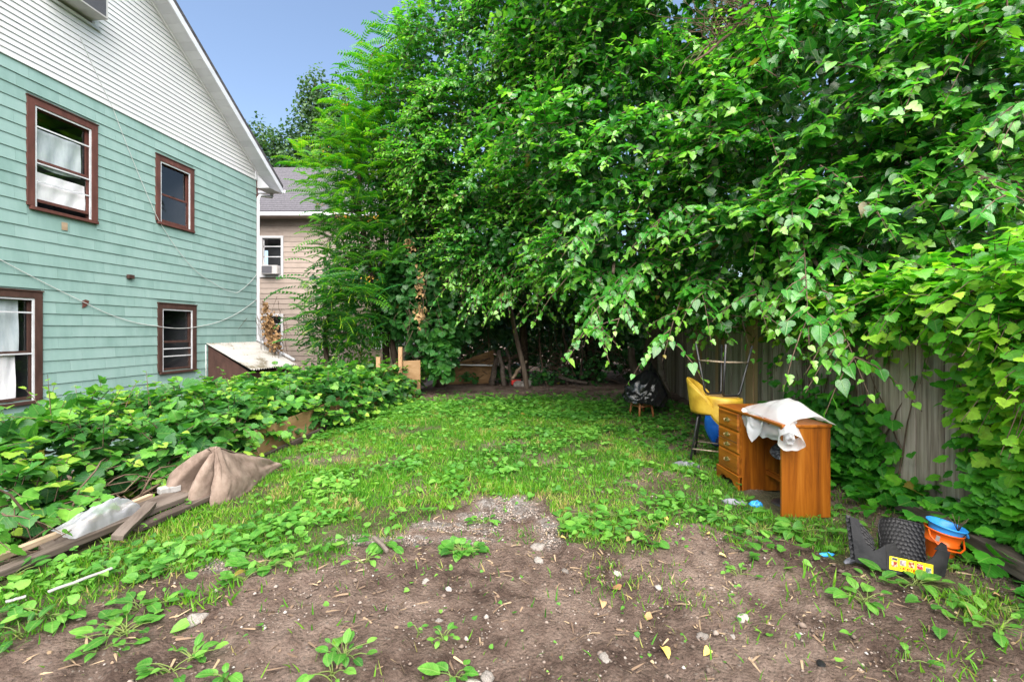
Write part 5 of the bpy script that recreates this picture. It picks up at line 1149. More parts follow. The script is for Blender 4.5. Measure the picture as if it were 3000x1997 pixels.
# ------------------------------------------------------------------ lumber, bags and sticks on the left edge
def beam(name, label, cat, p, q, w, h, mat, group=None, roll=0):
    p = Vector(p); q = Vector(q); d = q-p; L = d.length
    m = MB(); n = 8; r = random.Random(len(label))
    vs = []; 
    for i in range(n+1):
        t = i/n; jx = r.uniform(-.003,.003); jz = r.uniform(-.003,.003)
        for (sx, sz) in ((-1,-1),(1,-1),(1,1),(-1,1)): vs.append((sx*w/2+jx, t*L, sz*h/2+jz))
    fs = [(0,1,2,3),(4*n+3,4*n+2,4*n+1,4*n)]
    for i in range(n):
        for k in range(4): fs.append((4*i+k, 4*i+4+k, 4*i+4+(k+1)%4, 4*i+(k+1)%4))
    m.add(vs, fs); o = m.build(name, mat, None, bevel=.004)
    o.location = p; o.rotation_mode = 'QUATERNION'; o.rotation_quaternion = d.to_track_quat('Y', 'Z') @ Matrix.Rotation(roll, 3, 'Y').to_quaternion()
    return tag(o, label, cat, group)
LG = 'old boards along the left edge'
beam('board', 'long weathered board lying along the lawn edge under the plastic bag', 'board', (-3.16,2.55,.03), (-2.84,4.12,.05), .08, .045, G['lumber'], LG)
beam('board', 'second grey board tucked against the long one by the carpet', 'board', (-2.86,3.45,.00), (-2.66,4.35,.03), .10, .04, G['lumber'], LG)
beam('board', 'pale clean strip of wood sticking out toward the left frame edge', 'board', (-3.30,2.5,.06), (-3.11,3.92,.08), .05, .04, G['lightlumber'], LG)
beam('board', 'wide dark plank leaning behind the white plastic bag', 'board', (-3.12,3.05,.02), (-2.96,4.1,.05), .15, .03, G['lumber'], LG, .5)
beam('board', 'short mossy board stub lying crosswise over the long board', 'board', (-2.76,3.18,.06), (-2.93,3.70,.10), .075, .04, G['lumber'], LG, .2)
beam('board', 'low edging board running beside the lawn toward the plywood', 'board', (-2.98,5.2,.0), (-2.80,7.4,.03), .05, .07, G['lumber'], LG)
beam('white_strip', 'thin white painted strip of wood lying in the weeds', 'strip', (-2.60,2.55,.04), (-2.46,2.80,.045), .026, .010, G['whitep'])
beam('white_strip', 'short white splinter half buried at the left frame edge', 'strip', (-2.75,2.47,.03), (-2.70,2.53,.03), .024, .010, G['whitep'])
beam('concrete_block', 'pale broken concrete piece lying by the carpet', 'block', (-3.09,3.98,.10), (-3.0,4.10,.10), .10, .05, G['whitep'])
def plastic_bag():
    def F(u, v):
        n = float(fbm(np.array([u*6]), np.array([v*5]), 4)[0])-.5; e = math.sin(math.pi*u)*math.sin(math.pi*v)
        return ((v-.5)*.26*(1-.3*u)+.04*n, (u-.5)*.72, .02+.10*e**.6+.10*n*(.3+e))
    o = MB().grid(F, 46, 26).build('plastic_bag', G['bagfilm'], None, smooth=True); o.location = (-3.06,3.40,.07); o.rotation_euler = (0,R(14),R(-12)); o.scale = (.8,.72,1.25); tag(o, 'crumpled translucent white plastic bag on the boards at left', 'bag')
plastic_bag()
beam('landscape_timber', 'grey landscape timber lying at the foot of the fence behind the orange bucket', 'timber', (3.06,2.45,.07), (3.24,3.78,.08), .12, .11, G['lumber'], None)
# ------------------------------------------------------------------ buckets
bk = thing('orange_bucket', 'small orange plastic bucket tilted against the grey timber', 'bucket', (2.86,3.06,gz(2.86,3.06)-.01), rot=(R(4),R(9),0)); bk.scale = (.93,.93,.93)
MB().lathe([(.0,.004),(.075,.0),(.078,.004),(.088,.12),(.098,.125),(.1,.132),(.092,.136),(.104,.205),(.112,.208),(.114,.216),(.108,.218),(.100,.205),(.083,.12),(.072,.012),(.0,.012)], 36).build('shell', G['orange'], bk, smooth=True)
MB().tube([(-.108,.0,.205),(-.118,-.03,.17),(-.10,-.075,.135),(-.05,-.115,.115),(.02,-.125,.115),(.07,-.10,.135),(.108,-.04,.185),(.112,0,.205)], .006, 8).build('handle', G['orange'], bk, smooth=True)
MB().hexa([(-.098,-.052,.15),(-.086,-.070,.15),(-.089,-.073,.19),(-.100,-.056,.19),(-.0995,-.053,.15),(-.0875,-.071,.15),(-.0905,-.074,.19),(-.1015,-.057,.19)]).build('sticker', G['whitep'], bk)
bb = thing('blue_bucket', 'light blue plastic bucket nested inside the orange one', 'bucket', (2.862,3.06,gz(2.86,3.06)+.005), rot=(R(5),R(11),0)); bb.scale = (.93,.93,.93)
MB().lathe([(.0,.10),(.078,.10),(.095,.205),(.104,.232),(.113,.236),(.116,.243),(.110,.247),(.102,.240),(.090,.20),(.074,.108),(.0,.108)], 36).build('shell', G['skyblue'], bb, smooth=True)
MB().tube([(.085,-.06,.235),(.10,-.07,.20),(.115,-.04,.19),(.118,.0,.235)], .007, 8).build('handle_lug', G['skyblue'], bb, smooth=True)
# twiggy dry stalks caught on the rim
tw = thing('dry_stalks', 'tuft of dry brown stalks caught on the bucket rim', 'twigs', (2.96,3.02,.20))
for i in range(9):
    a = i*.7; MB().tube([(0,0,-.03),(.02*math.cos(a),.02*math.sin(a),.02),(.05*math.cos(a),.05*math.sin(a),.05+.01*(i%3))], .0022, 5).build('stalk', G['twig'], tw, smooth=True)
# ------------------------------------------------------------------ black honeycomb plastic tray
def tray():
    root = thing('plastic_tray', 'broken black plastic tray with honeycomb inside and a yellow label', 'tray', (2.34, 2.84, gz(2.4,2.86)+.035), rot=(R(-12),R(5),R(-6)))
    def arc(c, r, a0, a1, n): return [(c[0]+r[0]*math.cos(R(a0+(a1-a0)*i/n)), c[1]+r[1]*math.sin(R(a0+(a1-a0)*i/n))) for i in range(n+1)]
    fp = [(0,0),(.33,.0),(.375,.155),(.305,.16)]+arc((.18,.195),(.125,.125),-22,-176,12)+[(.045,.165),(.0,.150)]
    MB().prism(fp, 'y', 0, .006).build('front_wall', G['blackplastic'], root)
    MB().box(-.0,.33,-.006,.014,-.016,.0).build('bottom_lip', G['blackplastic'], root, bevel=.004)
    MB().prism([(.30,.155),(.375,.152),(.372,.19),(.345,.205)], 'y', .02, .026).build('corner_spur', G['blackplastic'], root)
    side = MB().prism([(0,0),(.155,.01),(.175,.285),(.128,.275),(.118,.20),(.095,.135),(.06,.10),(.025,.125),(.0,.150)], 'y', 0, .006).build('left_wall', G['blackplastic'], root); side.location = (-.002,.0,.0); side.rotation_euler = (0,0,R(150))
    def honey(u0, v0, nx, nz, pitch, fn):
        # hexagonal cells: raised ribs around sunken pads
        nu, nv = nx, nz; vs = []
        def H(u, v):
            x = (u-.5)*u0; z = v*v0; best = 9
            a = pitch; b = pitch*.866; row = round(z/b)
            for rr in (row-1, row, row+1):
                off = (rr % 2)*.5; c = round(x/a-off)+off
                for cc in (c-1, c, c+1): best = min(best, math.hypot(x-cc*a, z-rr*b))
            rib = max(0, min(1, (best-.36*pitch)/(.14*pitch))); return fn(u, v, rib*.007)
        return MB().grid(H, nu, nv)
    def inner(u, v, h):
        w = R(200)+u*R(150); r = .165-h
        lo = .075+.0*u
        top = .305-.02*abs(u-.4)*2-.10*max(0,u-.72)/.28
        return (.15+(r)*math.cos(w)*-1.0*.90, .035+r*math.sin(w)*-.75-.0, -.0+(.0+top)*v)
    honey(.42,.30,90,60,.030,inner).build('honeycomb_wall', G['blackplastic'], root, smooth=True, solid=.004)
    def inner2(u, v, h):
        return (-.150+.135*u-.015*v, .105-.05*u+.015*v-h, .02+(.27-.12*u*u)*v)
    honey(.15,.26,34,54,.030,inner2).build('honeycomb_wall', G['blackplastic'], root, smooth=True, solid=.004)
    def inner3(u, v, h): return (.01+.32*u, .01+.20*v, .012+h*.6)
    honey(.32,.20,60,40,.030,inner3).build('honeycomb_floor', G['blackplastic'], root, smooth=True, solid=.003)
    lab = MB().box(.012,.262,-.0025,-.0004,.012,.088).build('label', G['yellow'], root); lab.rotation_euler = (0,R(4.5),0)
    cols = [(.30,.05,.02),(.30,.24,.27),(.25,.06,.02),(.38,.03,.05),(.10,.17,.16)]
    for i, c in enumerate(cols):
        x = .022+i*.049; pm = surf('printed_picture', [(.3,[q*.35 for q in c]),(.5,c),(.62,(.60,.50,.40)),(.68,[q*1.2 for q in c])], scale=(60,60,60), rough=.4, bump=0, detail=3)
        z0, z1 = ((.030,.062),(.046,.078),(.044,.078),(.044,.078),(.024,.066))[i]
        MB().box(x,x+.034,-.0042,-.0026,z0,z1).build('picture', pm, lab)
    MB().box(.024,.058,-.0042,-.0026,.068,.084).build('barcode_patch', G['whitep'], lab)
    bc = MB(); rr = random.Random(2); x = .027
    while x < .056: w = rr.uniform(.0006,.0022); bc.box(x,x+w,-.0052,-.0043,.070,.082); x += w+rr.uniform(.0006,.002)
    bc.build('barcode', G['blackplastic'], lab)
    red = MB(); x = .072                              # slanting red script, not legible in the photograph
    for i, (w, k) in enumerate([(.010,0),(.009,1),(.009,2),(.008,1),(.011,0),(.009,2),(.008,1)]):
        z0 = .024; h = .013
        red.prism([(x,z0),(x+.003,z0),(x+.007,z0+h),(x+.004,z0+h)], 'y', -.0052, -.0026)
        if k != 1: red.prism([(x+.004,z0+h-.003),(x+w+.002,z0+h-.003),(x+w+.003,z0+h),(x+.005,z0+h)], 'y', -.0050, -.0027)
        if k != 2: red.prism([(x,z0),(x+w-.002,z0),(x+w-.001,z0+.003),(x+.001,z0+.003)], 'y', -.0049, -.0028)
        if k == 1: red.prism([(x+w-.004,z0),(x+w-.001,z0),(x+w+.003,z0+h),(x+w,z0+h)], 'y', -.0051, -.0026)
        x += w+.003
    red.build('red_script', G['red'], lab)
tray()
# ------------------------------------------------------------------ odds and ends on the ground
def rag(label, x, y, s, mat, cat='rag', sy=.5, h=.35):
    o = blob('rag', mat, (x,y,gz(x,y)+.005), (s,s*sy,s*h), label, cat, None, amp=.3, fr=3.5, seed=x, nu=28, nv=14, flatb=.01); o.rotation_euler = (0,0,x*3); return o
G['greyrag'] = surf('grey_cloth', [(.3,(.10,.10,.115)),(.7,(.27,.27,.31))], scale=(20,20,20), rough=.9, bump=.5)
rag('crumpled grey work glove on the grass by the yellow bar stool foot', 1.98, 5.18, .14, G['greyrag'], 'glove')
rag('dirty grey glove lying in front of the desk drawers', 1.98, 4.05, .10, G['greyrag'], 'glove', .4)
rag('small bright blue cap lying in the weeds before the desk', 2.13, 3.98, .055, G['skyblue'], 'cap', .8, .7)
rag('torn blue plastic scrap lying in the weeds left of the black tray', 2.15, 3.12, .06, G['skyblue'], 'scrap', .35, .2)
rag('twisted grey wrapper beside the torn blue scrap', 2.27, 3.05, .08, G['greyrag'], 'wrapper', .3, .25)
rag('small black plastic scrap on the bare soil at lower right', 1.42, 2.09, .035, G['blackplastic'], 'scrap', .5, .25)
# back of the yard: logs, stones, pole
beam('pole', 'white metal pole lying across the low plywood at the back', 'pole', (-1.95,13.0,.55), (-.55,13.1,.52), .035, .035, G['storm'])
def post(label, p, q, r0, r1, name='dead_stump', cat='stump', mat='lumber'):
    m = MB(); limb(m, p, q, r0, r1, .12, len(label), 9); return tag(m.build(name, G[mat], None, smooth=True), label, cat)
post('gnarled dead stump post beside the white pole end', (-.55,12.9,-.05), (-.42,13.0,.75), .10,.06)
post('leaning grey fence post remnant right of the gnarled stump', (-.22,12.95,-.05), (-.38,13.1,.95), .075,.06)
post('thin grey post standing close behind the leaning remnant', (-.05,13.1,-.05), (-.18,13.2,1.0), .05,.045)
post('thick dark trunk piece leaning on the fence end behind the bin bag', (3.05,10.2,-.05), (2.75,10.5,1.1), .11,.08, 'leaning_log', 'log', 'bark')
post('pale split log leaning against the board fence end', (3.35,9.9,.0), (3.2,10.1,1.35), .08,.06, 'leaning_log', 'log')
post('pale board piece lying across the back soil', (1.35,13.1,.18), (2.1,12.7,.05), .05,.04, 'fallen_branch', 'branch')
post('long bare branch lying in the brush behind the leaning trunk', (.9,13.2,.35), (2.0,13.6,.55), .025,.012, 'fallen_branch', 'branch', 'twig')
post('thin upright sapling stem in the dark brush at centre', (1.62,13.2,-.05), (1.50,13.3,1.6), .05,.035, 'sapling_stem', 'sapling', 'bark')
post('second thin upright stem right of the centre sapling', (1.95,13.2,-.05), (1.92,13.3,1.8), .03,.022, 'sapling_stem', 'sapling', 'bark')
post('slanting reddish stem left of the centre saplings', (1.02,12.9,-.05), (.80,13.2,1.3), .03,.02, 'sapling_stem', 'sapling', 'twig')
post('curved pale root leaning between the stones and the trunk', (-.0,13.0,.1), (.42,13.0,.65), .05,.035, 'fallen_branch', 'branch', 'lightlumber')
tag(MB().box(-.14,.14,-.08,.08,0,.14).build('red_container', G['red'], None, bevel=.02), 'small red plastic container among the stones at the back', 'container').location = (.12,13.05,-.03)
ss = random.Random(12)
for i, (x, y, s, lab) in enumerate([(.18,12.75,.15,'large flat grey stone left of the leaning trunk base'),(.42,12.85,.17,'reddish boulder just left of the leaning trunk'),(.33,12.7,.08,'small pale stone between the two back stones')]):
    blob('stone', G['stone'], (x,y,gz(x,y)+s*.35), (s,s*.7,s*.8), lab, 'stone', 'stones piled at the back', amp=.22, fr=1.6, seed=i, nu=18, nv=12)
# dead brush: bare stems hanging down under the canopy
def brush():
    root = thing('dead_brush', 'tangle of dry brown vines and sticks under the dark canopy', 'brush', (0,13.6,0)); root.matrix_basis = Matrix.Translation((0,13.6,0))
    k = 170; t = np.linspace(0,1,6); p0 = np.stack([rng.uniform(-2.4,3.6,k), rng.uniform(12.9,14.6,k), rng.uniform(0,.9,k)],1); d = np.stack([rng.normal(0,.55,k), rng.normal(0,.3,k), rng.normal(.25,.35,k)],1); path = p0[:,None]+d[:,None]*t[None,:,None]+rng.normal(0,.03,(k,6,3))
    many_tubes('sticks', path, .013, .006, G['twig'], root)
    k = 90; p0 = np.stack([rng.uniform(-3.0,3.0,k), rng.uniform(12.2,13.8,k), rng.uniform(1.6,3.2,k)],1); d = np.stack([rng.normal(0,.15,k), rng.normal(0,.15,k), -rng.uniform(.6,1.6,k)],1); path = p0[:,None]+d[:,None]*t[None,:,None]+rng.normal(0,.03,(k,6,3))
    many_tubes('hanging_vines', path, .008, .005, G['twig'], root)
brush()
def dead_vine(label, lum, n, base, size=.09):
    root = thing('dead_vine', label, 'vine', base, 0); root.matrix_basis = Matrix.Translation(base)
    lv = Leaves(); P, O = on_lumps(lum, n, lo=.2); k = len(P); lv.add(OVATE, P, rng.normal(0,.6,(k,3))-UP, rng.normal(0,1,(k,3)), size*rng.uniform(.5,1.2,k), .5, curl=rng.uniform(.3,.9,k))
    lv.build(root, G['deadleaf'])
    k = 40; t = np.linspace(0,1,5); c = np.array([l[:3] for l in lum])[rng.integers(0,len(lum),k)]; path = c[:,None]+rng.normal(0,.25,(k,1,3))+np.stack([rng.normal(0,.2,k),rng.normal(0,.1,k),-rng.uniform(.2,.8,k)],1)[:,None]*t[None,:,None]+rng.normal(0,.015,(k,5,3))
    many_tubes('stems', path, .006, .003, G['twig'], root)
dead_vine('brown withered vine hanging by the downspout beside the green house', [(-7.05,13.2,1.7,.22,.18,.5),(-6.85,13.1,1.2,.25,.18,.35),(-7.15,13.2,2.15,.1,.1,.25)], 520, (-7.0,13.2,0), .10)
dead_vine('brown withered vine strands hanging on the vine covered tree', [(-2.15,10.6,2.6,.12,.1,.6),(-2.1,10.4,1.9,.15,.1,.3),(-2.45,10.9,3.6,.12,.1,.35)], 160, (-2.1,10.6,0), .10)
# dead bare branch hanging at the top right
db = thing('dead_branch', 'grey dead branch with bare twigs hanging in the top of the mulberry', 'branch', (2.5,5.4,5.2)); db.matrix_basis = Matrix.Translation((2.5,5.4,5.2))
m = MB(); limb(m, (3.1,5.8,5.75), (2.15,5.3,4.65), .03, .012, .1, 2, 7); o = m.build('limb', G['twig'], None, smooth=True); o.parent = db; o.matrix_parent_inverse = Matrix.Translation((2.5,5.4,5.2)).inverted()
k = 60; t = np.linspace(0,1,6); s = rng.uniform(0,.8,k)[:,None]; p0 = np.array([3.0,5.75,5.7])*(1-s)+np.array([2.2,5.3,4.7])*s; d = np.stack([rng.normal(-.3,.45,k), rng.normal(-.2,.25,k), rng.normal(.05,.32,k)],1)*.9
path = p0[:,None]+d[:,None]*t[None,:,None]+rng.normal(0,.02,(k,6,3)); many_tubes('twigs', path, .007, .0025, G['twig'], db)
# ------------------------------------------------------------------ grass, weeds, stones
def scatter(n, x0, x1, y0, y1): return rng.uniform(x0, x1, n), rng.uniform(y0, y1, n)
BLADE = Tpl([(.055,.05),(.045,.5)], wave=0, seed=9)
def grass():
    root = tag(bpy.data.objects.new('grass', None), 'patchy lawn grass covering the middle of the yard', 'grass', kind='stuff'); 
    lv = Leaves()
    n = 330000; x, y = scatter(n, -3.6, 3.6, 1.9, 11.6)
    g = grass_mask(x, y); clump = fbm(x*4.2, y*4.2, 3); far = np.clip((y-2)/6, 0, 1)
    pr = g*(.40+1.1*sstep(.34,.58,clump))*(.95-.45*far)
    # sparse tufts spilling into the bare soil
    tuft = sstep(.60,.70,fbm(x*2.3+40, y*2.3+11, 3))*sstep(-1.25,-.2,y-np.interp(x,BX,BY))*.30*(x>edge_x(y)+.1)*(y<9)
    tuft2 = .012*(x>edge_x(y)+.1)*(y<5)+.16*np.exp(-(((x-1.85)/.16)**2+((y-2.72)/.16)**2))+.10*np.exp(-(((x-2.0)/.5)**2+((y-2.1)/.25)**2))
    pr = np.maximum(pr, np.maximum(tuft, tuft2))*(x < fence_x(y)-.05)*clear_of(x, y)
    k = rng.random(n) < pr; x, y, g = x[k], y[k], g[k]; n = len(x)
    P = np.stack([x,y,ground_z(x,y)-.004],1); D = np.stack([rng.normal(0,.42,n), rng.normal(0,.42,n), np.ones(n)],1)
    Nn = np.stack([rng.normal(0,1,n), rng.normal(0,1,n), rng.uniform(0,.4,n)],1)
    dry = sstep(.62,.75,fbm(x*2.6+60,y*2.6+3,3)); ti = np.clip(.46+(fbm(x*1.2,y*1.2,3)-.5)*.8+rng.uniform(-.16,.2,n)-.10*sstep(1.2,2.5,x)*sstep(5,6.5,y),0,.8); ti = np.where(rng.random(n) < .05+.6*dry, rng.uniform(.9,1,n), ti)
    h = (.034+.045*fbm(x*2+3,y*2,2))*rng.uniform(.55,1.35,n)*(1+.22*np.clip((y-3)/6,0,1))
    h *= 1+.8*np.exp(-(((x-1.85)/.2)**2+((y-2.72)/.2)**2))
    S_ = h
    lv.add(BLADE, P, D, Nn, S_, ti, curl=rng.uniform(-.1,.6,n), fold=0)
    me_parent = thing('lawn', 'patchy green lawn grass growing over the middle of the yard', 'grass'); me_parent['kind'] = 'stuff'
    bpy.data.objects.remove(root)
    lv.build(me_parent, G['grass'], name='blades')
grass()
def ground_cover():
    root = thing('ground_cover', 'low broadleaf weeds mixed all through the lawn', 'weeds'); root['kind'] = 'stuff'
    lv = Leaves(); n = 80000; x, y = scatter(n, -3.5, 3.5, 2.0, 11.8)
    g = grass_mask(x, y); c = sstep(.50,.64,fbm(x*1.7+70,y*1.7+31,4)); band = np.exp(-((y-9.1)/1.2)**2)*sstep(-3,-2.4,x)*.9; under = sstep(1.0,2.0,x)*sstep(4.4,5.4,y)*(1-sstep(9.0,10.2,y))*.38
    edge = np.exp(-((x-edge_x(y)-.35)/.28)**2)*sstep(2.2,2.8,y)*(1-sstep(3.9,4.6,y))*.6
    rightw = np.exp(-(((x-1.75)/.75)**2+((y-3.75)/.55)**2))*.8
    corner = np.exp(-(((x-2.75)/.45)**2+((y-2.25)/.35)**2))*.5
    pr = np.maximum.reduce([g*(.06+c*.70), band*.75*(.3+.7*c+.3*g), under*(.25+c), edge*(.3+c), rightw*(.25+c), corner*(.3+c), .035*(y<5)*(.3+1.6*c)])*(x<fence_x(y)-.08)*(x>edge_x(y)+.06)*clear_of(x, y)
    near = np.clip((4.5-y)/2.5, 0, 1); pr = pr*(1-.45*near)
    k = rng.random(n) < pr*.85; x, y = x[k], y[k]; n = len(x)
    z = ground_z(x,y)+rng.uniform(.012,.075,n)
    a = rng.uniform(0,2*math.pi,n); D = np.stack([np.cos(a),np.sin(a),rng.uniform(-.25,.35,n)],1); Nn = np.stack([rng.normal(0,.3,n),rng.normal(-.12,.3,n),np.ones(n)],1)
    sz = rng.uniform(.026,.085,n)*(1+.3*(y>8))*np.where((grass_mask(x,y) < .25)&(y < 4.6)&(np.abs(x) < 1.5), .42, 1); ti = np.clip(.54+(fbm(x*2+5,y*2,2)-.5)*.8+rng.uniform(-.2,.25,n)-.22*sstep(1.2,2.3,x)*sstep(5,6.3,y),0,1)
    w = rng.integers(0,3,n)
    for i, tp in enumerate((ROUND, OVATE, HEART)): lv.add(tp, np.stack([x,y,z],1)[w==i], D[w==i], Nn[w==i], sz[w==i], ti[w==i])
    lv.build(root, G['weed'], name='leaves')
ground_cover()
# single dock and burdock weeds on the bare soil and round the lawn's rim
def px0(x, y): d = 1.5*1333/(y*1.2734-970); return ((x*1.2734-1500)/1333*d, d)
WEEDS = [  # photo spot, leaf length, leaves, spread, label
 (610,1300,.14,13,.17,'wide spreading dock weed on the lawn rim at left of centre'),(680,1285,.12,8,.12,'smaller dock weed right of the wide spreading one'),(560,1330,.11,6,.10,'dock weed below left of the wide spreading one'),
 (330,1385,.14,10,.14,'upper dock weed of the bright trail running down the left soil'),(290,1440,.13,12,.16,'dense dock weed low in the bright trail on the left soil'),(240,1475,.11,7,.12,'last dock weed at the bottom of the bright left trail'),(380,1370,.10,5,.08,'small dock weed at the top of the bright left trail'),
 (520,1555,.10,6,.08,'yellowing weed at the bottom edge left of centre'),(790,1505,.11,10,.10,'leafy weed standing alone in the lower left soil'),(760,1545,.08,5,.08,'small weed touching the bottom edge below the leafy one'),(1045,1545,.13,5,.06,'tall pointed weed rising from the bottom edge near centre'),
 (1062,1262,.085,26,.12,'dense round clump of oval leaved weed in the gravel'),(1115,1182,.10,9,.10,'low weed on the grey gravel tip'),(880,1245,.13,7,.14,'floppy dock weed beside the fallen stick'),(840,1290,.09,7,.10,'small dock weed left of the fallen stick'),
 (470,1245,.13,9,.14,'dock weed between boards and lawn'),(400,1300,.13,10,.16,'broad dock weed above the white strip'),(540,1215,.12,7,.12,'dock weed close to the carpet front'),(20,1325,.17,12,.15,'big dark leaved dock weed at the left frame edge'),
 (105,1405,.13,9,.15,'dock weed below the white strip at far left'),(55,1440,.12,8,.14,'pale dock weed at the left frame edge under the big dark one'),(440,1505,.09,8,.10,'spindly weed low in the left soil'),(390,1535,.10,7,.10,'weed near the bottom edge at lower left'),(960,1450,.05,3,.03,'single tiny seedling in the middle soil'),(1018,1466,.06,7,.05,'small star shaped seedling right of the tiny one'),
 (1350,1165,.13,8,.14,'dock weed in the lawn right of the gravel'),(1425,1182,.12,9,.13,'broad dock weed in the lawn further right of the gravel'),(1490,1205,.10,7,.12,'dock weed at the lawn rim before the desk'),(1690,1185,.14,11,.16,'leafy dock weed in front of the desk kneehole'),(1745,1215,.14,9,.15,'dock weed just below the desk end panel corner'),
 (1850,1215,.15,10,.18,'largest dock weed at the foot of the desk end panel'),(1900,1172,.10,4,.10,'dock sprig leaning on the desk end panel'),(1700,1305,.10,5,.10,'low dock weed alone in the soil right of centre'),(2110,1335,.16,8,.16,'big veined dock weed in front of the black tray'),(2010,1330,.12,6,.10,'upright weed at the left foot of the black tray'),
 (1985,1375,.12,7,.12,'low weed below left of the black tray'),(2085,1510,.11,3,.07,'single leafed weed near the lower right corner'),(2300,1440,.11,10,.16,'weed patch at the right frame edge'),(2215,1290,.08,8,.12,'three leaved vine sprout right of the black tray'),(2270,1395,.10,8,.14,'creeping weed right of the tray toward the frame edge'),(1640,1180,.10,8,.13,'dock weed left of the kneehole weed'),(1590,1170,.09,8,.12,'small dock weed further left before the drawers')]
def weeds():
    wr = np.random.default_rng(5)
    for (px, py, L, k, sp, lab) in WEEDS:
        x, y = px0(px, py); z = gz(x, y); root = thing('dock_weed', lab, 'weed', (x,y,z), 0, 'broad leaved weeds in the yard'); root.matrix_basis = Matrix.Translation((x,y,z))
        lv = Leaves(); k = int(k*1.5); a = wr.uniform(0,2*math.pi,k)+np.arange(k)*2.4; r = sp*np.sqrt(wr.uniform(.02,1,k))
        P = np.stack([x+r*np.cos(a)*1.2, y+r*np.sin(a)*.8, z+wr.uniform(.015,.05,k)],1); el = wr.uniform(.05,.75,k)
        D = np.stack([np.cos(a),np.sin(a)*.8-.15,el],1); Nn = np.stack([-np.cos(a)*el*.7,-np.sin(a)*el*.7-.15,np.ones(k)],1)
        tp = ROUND if ('clump' in lab or 'oval' in lab or 'vine' in lab) else DOCK
        dark = 'dark' in lab
        lv.add(tp, P, D, Nn, L*.72*wr.uniform(.4,1.25,k), np.clip((.2 if dark else .5)+wr.uniform(-.28,.3,k),0,1), curl=wr.uniform(.1,.5,k), fold=wr.uniform(.05,.35,k))
        lv.build(root, G['weed'], 300, leafname='leaf')
        t = np.linspace(0,1,4)[None,:,None]; B0 = np.array([x,y,z-.01])+wr.normal(0,.012,(k,3))*np.array([1,1,0]); pth = B0[:,None,:]*(1-t)+P[:,None,:]*t; pth[:,:,2] += .015*np.sin(np.linspace(0,1,4)*math.pi)[None]; many_tubes('stalks', pth, .0035, .002, G['greentwig'], root)
weeds()
def stones():
    sr = random.Random(31); base = []
    for i in range(6):
        o = blob('stone_shape', G['stone'], (0,0,0), (1,.8,.7), amp=.55, fr=2.1, seed=i*2.3, nu=14, nv=9); base.append(o.data); bpy.data.objects.remove(o)
    big = [(1010,1415,.03,'round pale stone in the soil left of centre'),(1685,1447,.022,'smooth pale pebble in the lower right soil'),(1710,1400,.05,'angular brown stone in the right soil'),(1617,1450,.04,'whitish flat stone beside the pale pebble'),(1235,1240,.07,'pale rubble lump on the soil path'),(1240,1275,.05,'grey rubble lump below the pale one'),(1515,1338,.035,'whitish crumbly stone at the middle of the soil'),(1220,1432,.022,'small grey pebble in the middle soil'),(1120,1535,.05,'pale flat stone at the bottom edge'),(1395,1505,.06,'broad pale stone sunk in the lower soil'),(1090,1555,.06,'pinkish flat stone on the bottom edge'),(450,1415,.08,'long pale flat rock in the left soil'),(370,1290,.06,'flat grey stone by the boards'),(1420,1310,.05,'grey stone right of the rubble'),(1300,1300,.04,'brown clod right of the rubble'),(980,1330,.04,'brown clod left of centre')]
    for (px, py, s, lab) in big:
        x, y = px0(px, py); o = bpy.data.objects.new('stone', base[sr.randrange(6)]); COL.objects.link(o); o.location = (x,y,gz(x,y)-s*.02); o.scale = (s*.75,s*.75,s*.5); o.rotation_euler = (sr.uniform(-.3,.3),sr.uniform(-.3,.3),sr.uniform(0,6)); tag(o, lab, 'stone', 'loose stones on the soil')
    # gravel and grit, past counting
    n = 90000; x, y = scatter(n, -2.9, 3.0, 1.9, 5.0); gm = gravel_mask(x,y); bare = (1-grass_mask(x,y))*(x>edge_x(y)+.1); pr = np.maximum(gm*.95, bare*.15*(.3+1.4*sstep(.45,.65,fbm(x*2.2,y*2.2,3)))); k = rng.random(n) < pr; x, y, gm = x[k], y[k], gm[k]; n = len(x)
    ico = np.array([(0,0,1),(.9,0,.2),(.2,.85,.25),(-.8,.4,.15),(-.6,-.7,.2),(.4,-.85,.15),(0,0,-.8)])
    f = [(0,1,2),(0,2,3),(0,3,4),(0,4,5),(0,5,1),(6,2,1),(6,3,2),(6,4,3),(6,5,4),(6,1,5)]
    s = np.where(gm > .3, rng.uniform(.005,.015,n), rng.lognormal(-5.45,.6,n)).clip(.0025,.03); a = rng.uniform(0,6.28,n)
    v = ico[None]*(1+rng.uniform(-.25,.25,(n,7,1)))*s[:,None,None]*np.array([1,.8,.65]); ca, sa = np.cos(a)[:,None], np.sin(a)[:,None]
    vx = v[:,:,0]*ca-v[:,:,1]*sa+x[:,None]; vy = v[:,:,0]*sa+v[:,:,1]*ca+y[:,None]; vz = v[:,:,2]+(ground_z(x,y)+s*.25)[:,None]
    V = np.stack([vx,vy,vz],2).reshape(-1,3); F = (np.array(f)[None]+(np.arange(n)*7)[:,None,None]).reshape(-1,3)
    o = link('gravel', mesh_np('gravel', V, F, np.full(len(F),3), G['gravelmat'])); tag(o, 'loose grey gravel and grit strewn over the bare soil', 'gravel', kind='stuff')
m, n_, nd, lk = new_mat('gravel_stones'); ge = N(nd,'ShaderNodeNewGeometry'); rp_ = ramp(nd,[(0,(.075,.054,.042)),(.5,(.165,.124,.100)),(.78,(.225,.182,.155)),(.94,(.28,.245,.22)),(1,(.38,.355,.33))]); lk.new(ge.outputs['Random Per Island'], rp_.inputs[0]); p = N(nd,'ShaderNodeBsdfPrincipled'); p.inputs['Roughness'].default_value = .9; lk.new(rp_.outputs[0], p.inputs['Base Color']); o = N(nd,'ShaderNodeOutputMaterial'); lk.new(p.outputs[0], o.inputs[0]); G['gravelmat'] = m
stones()
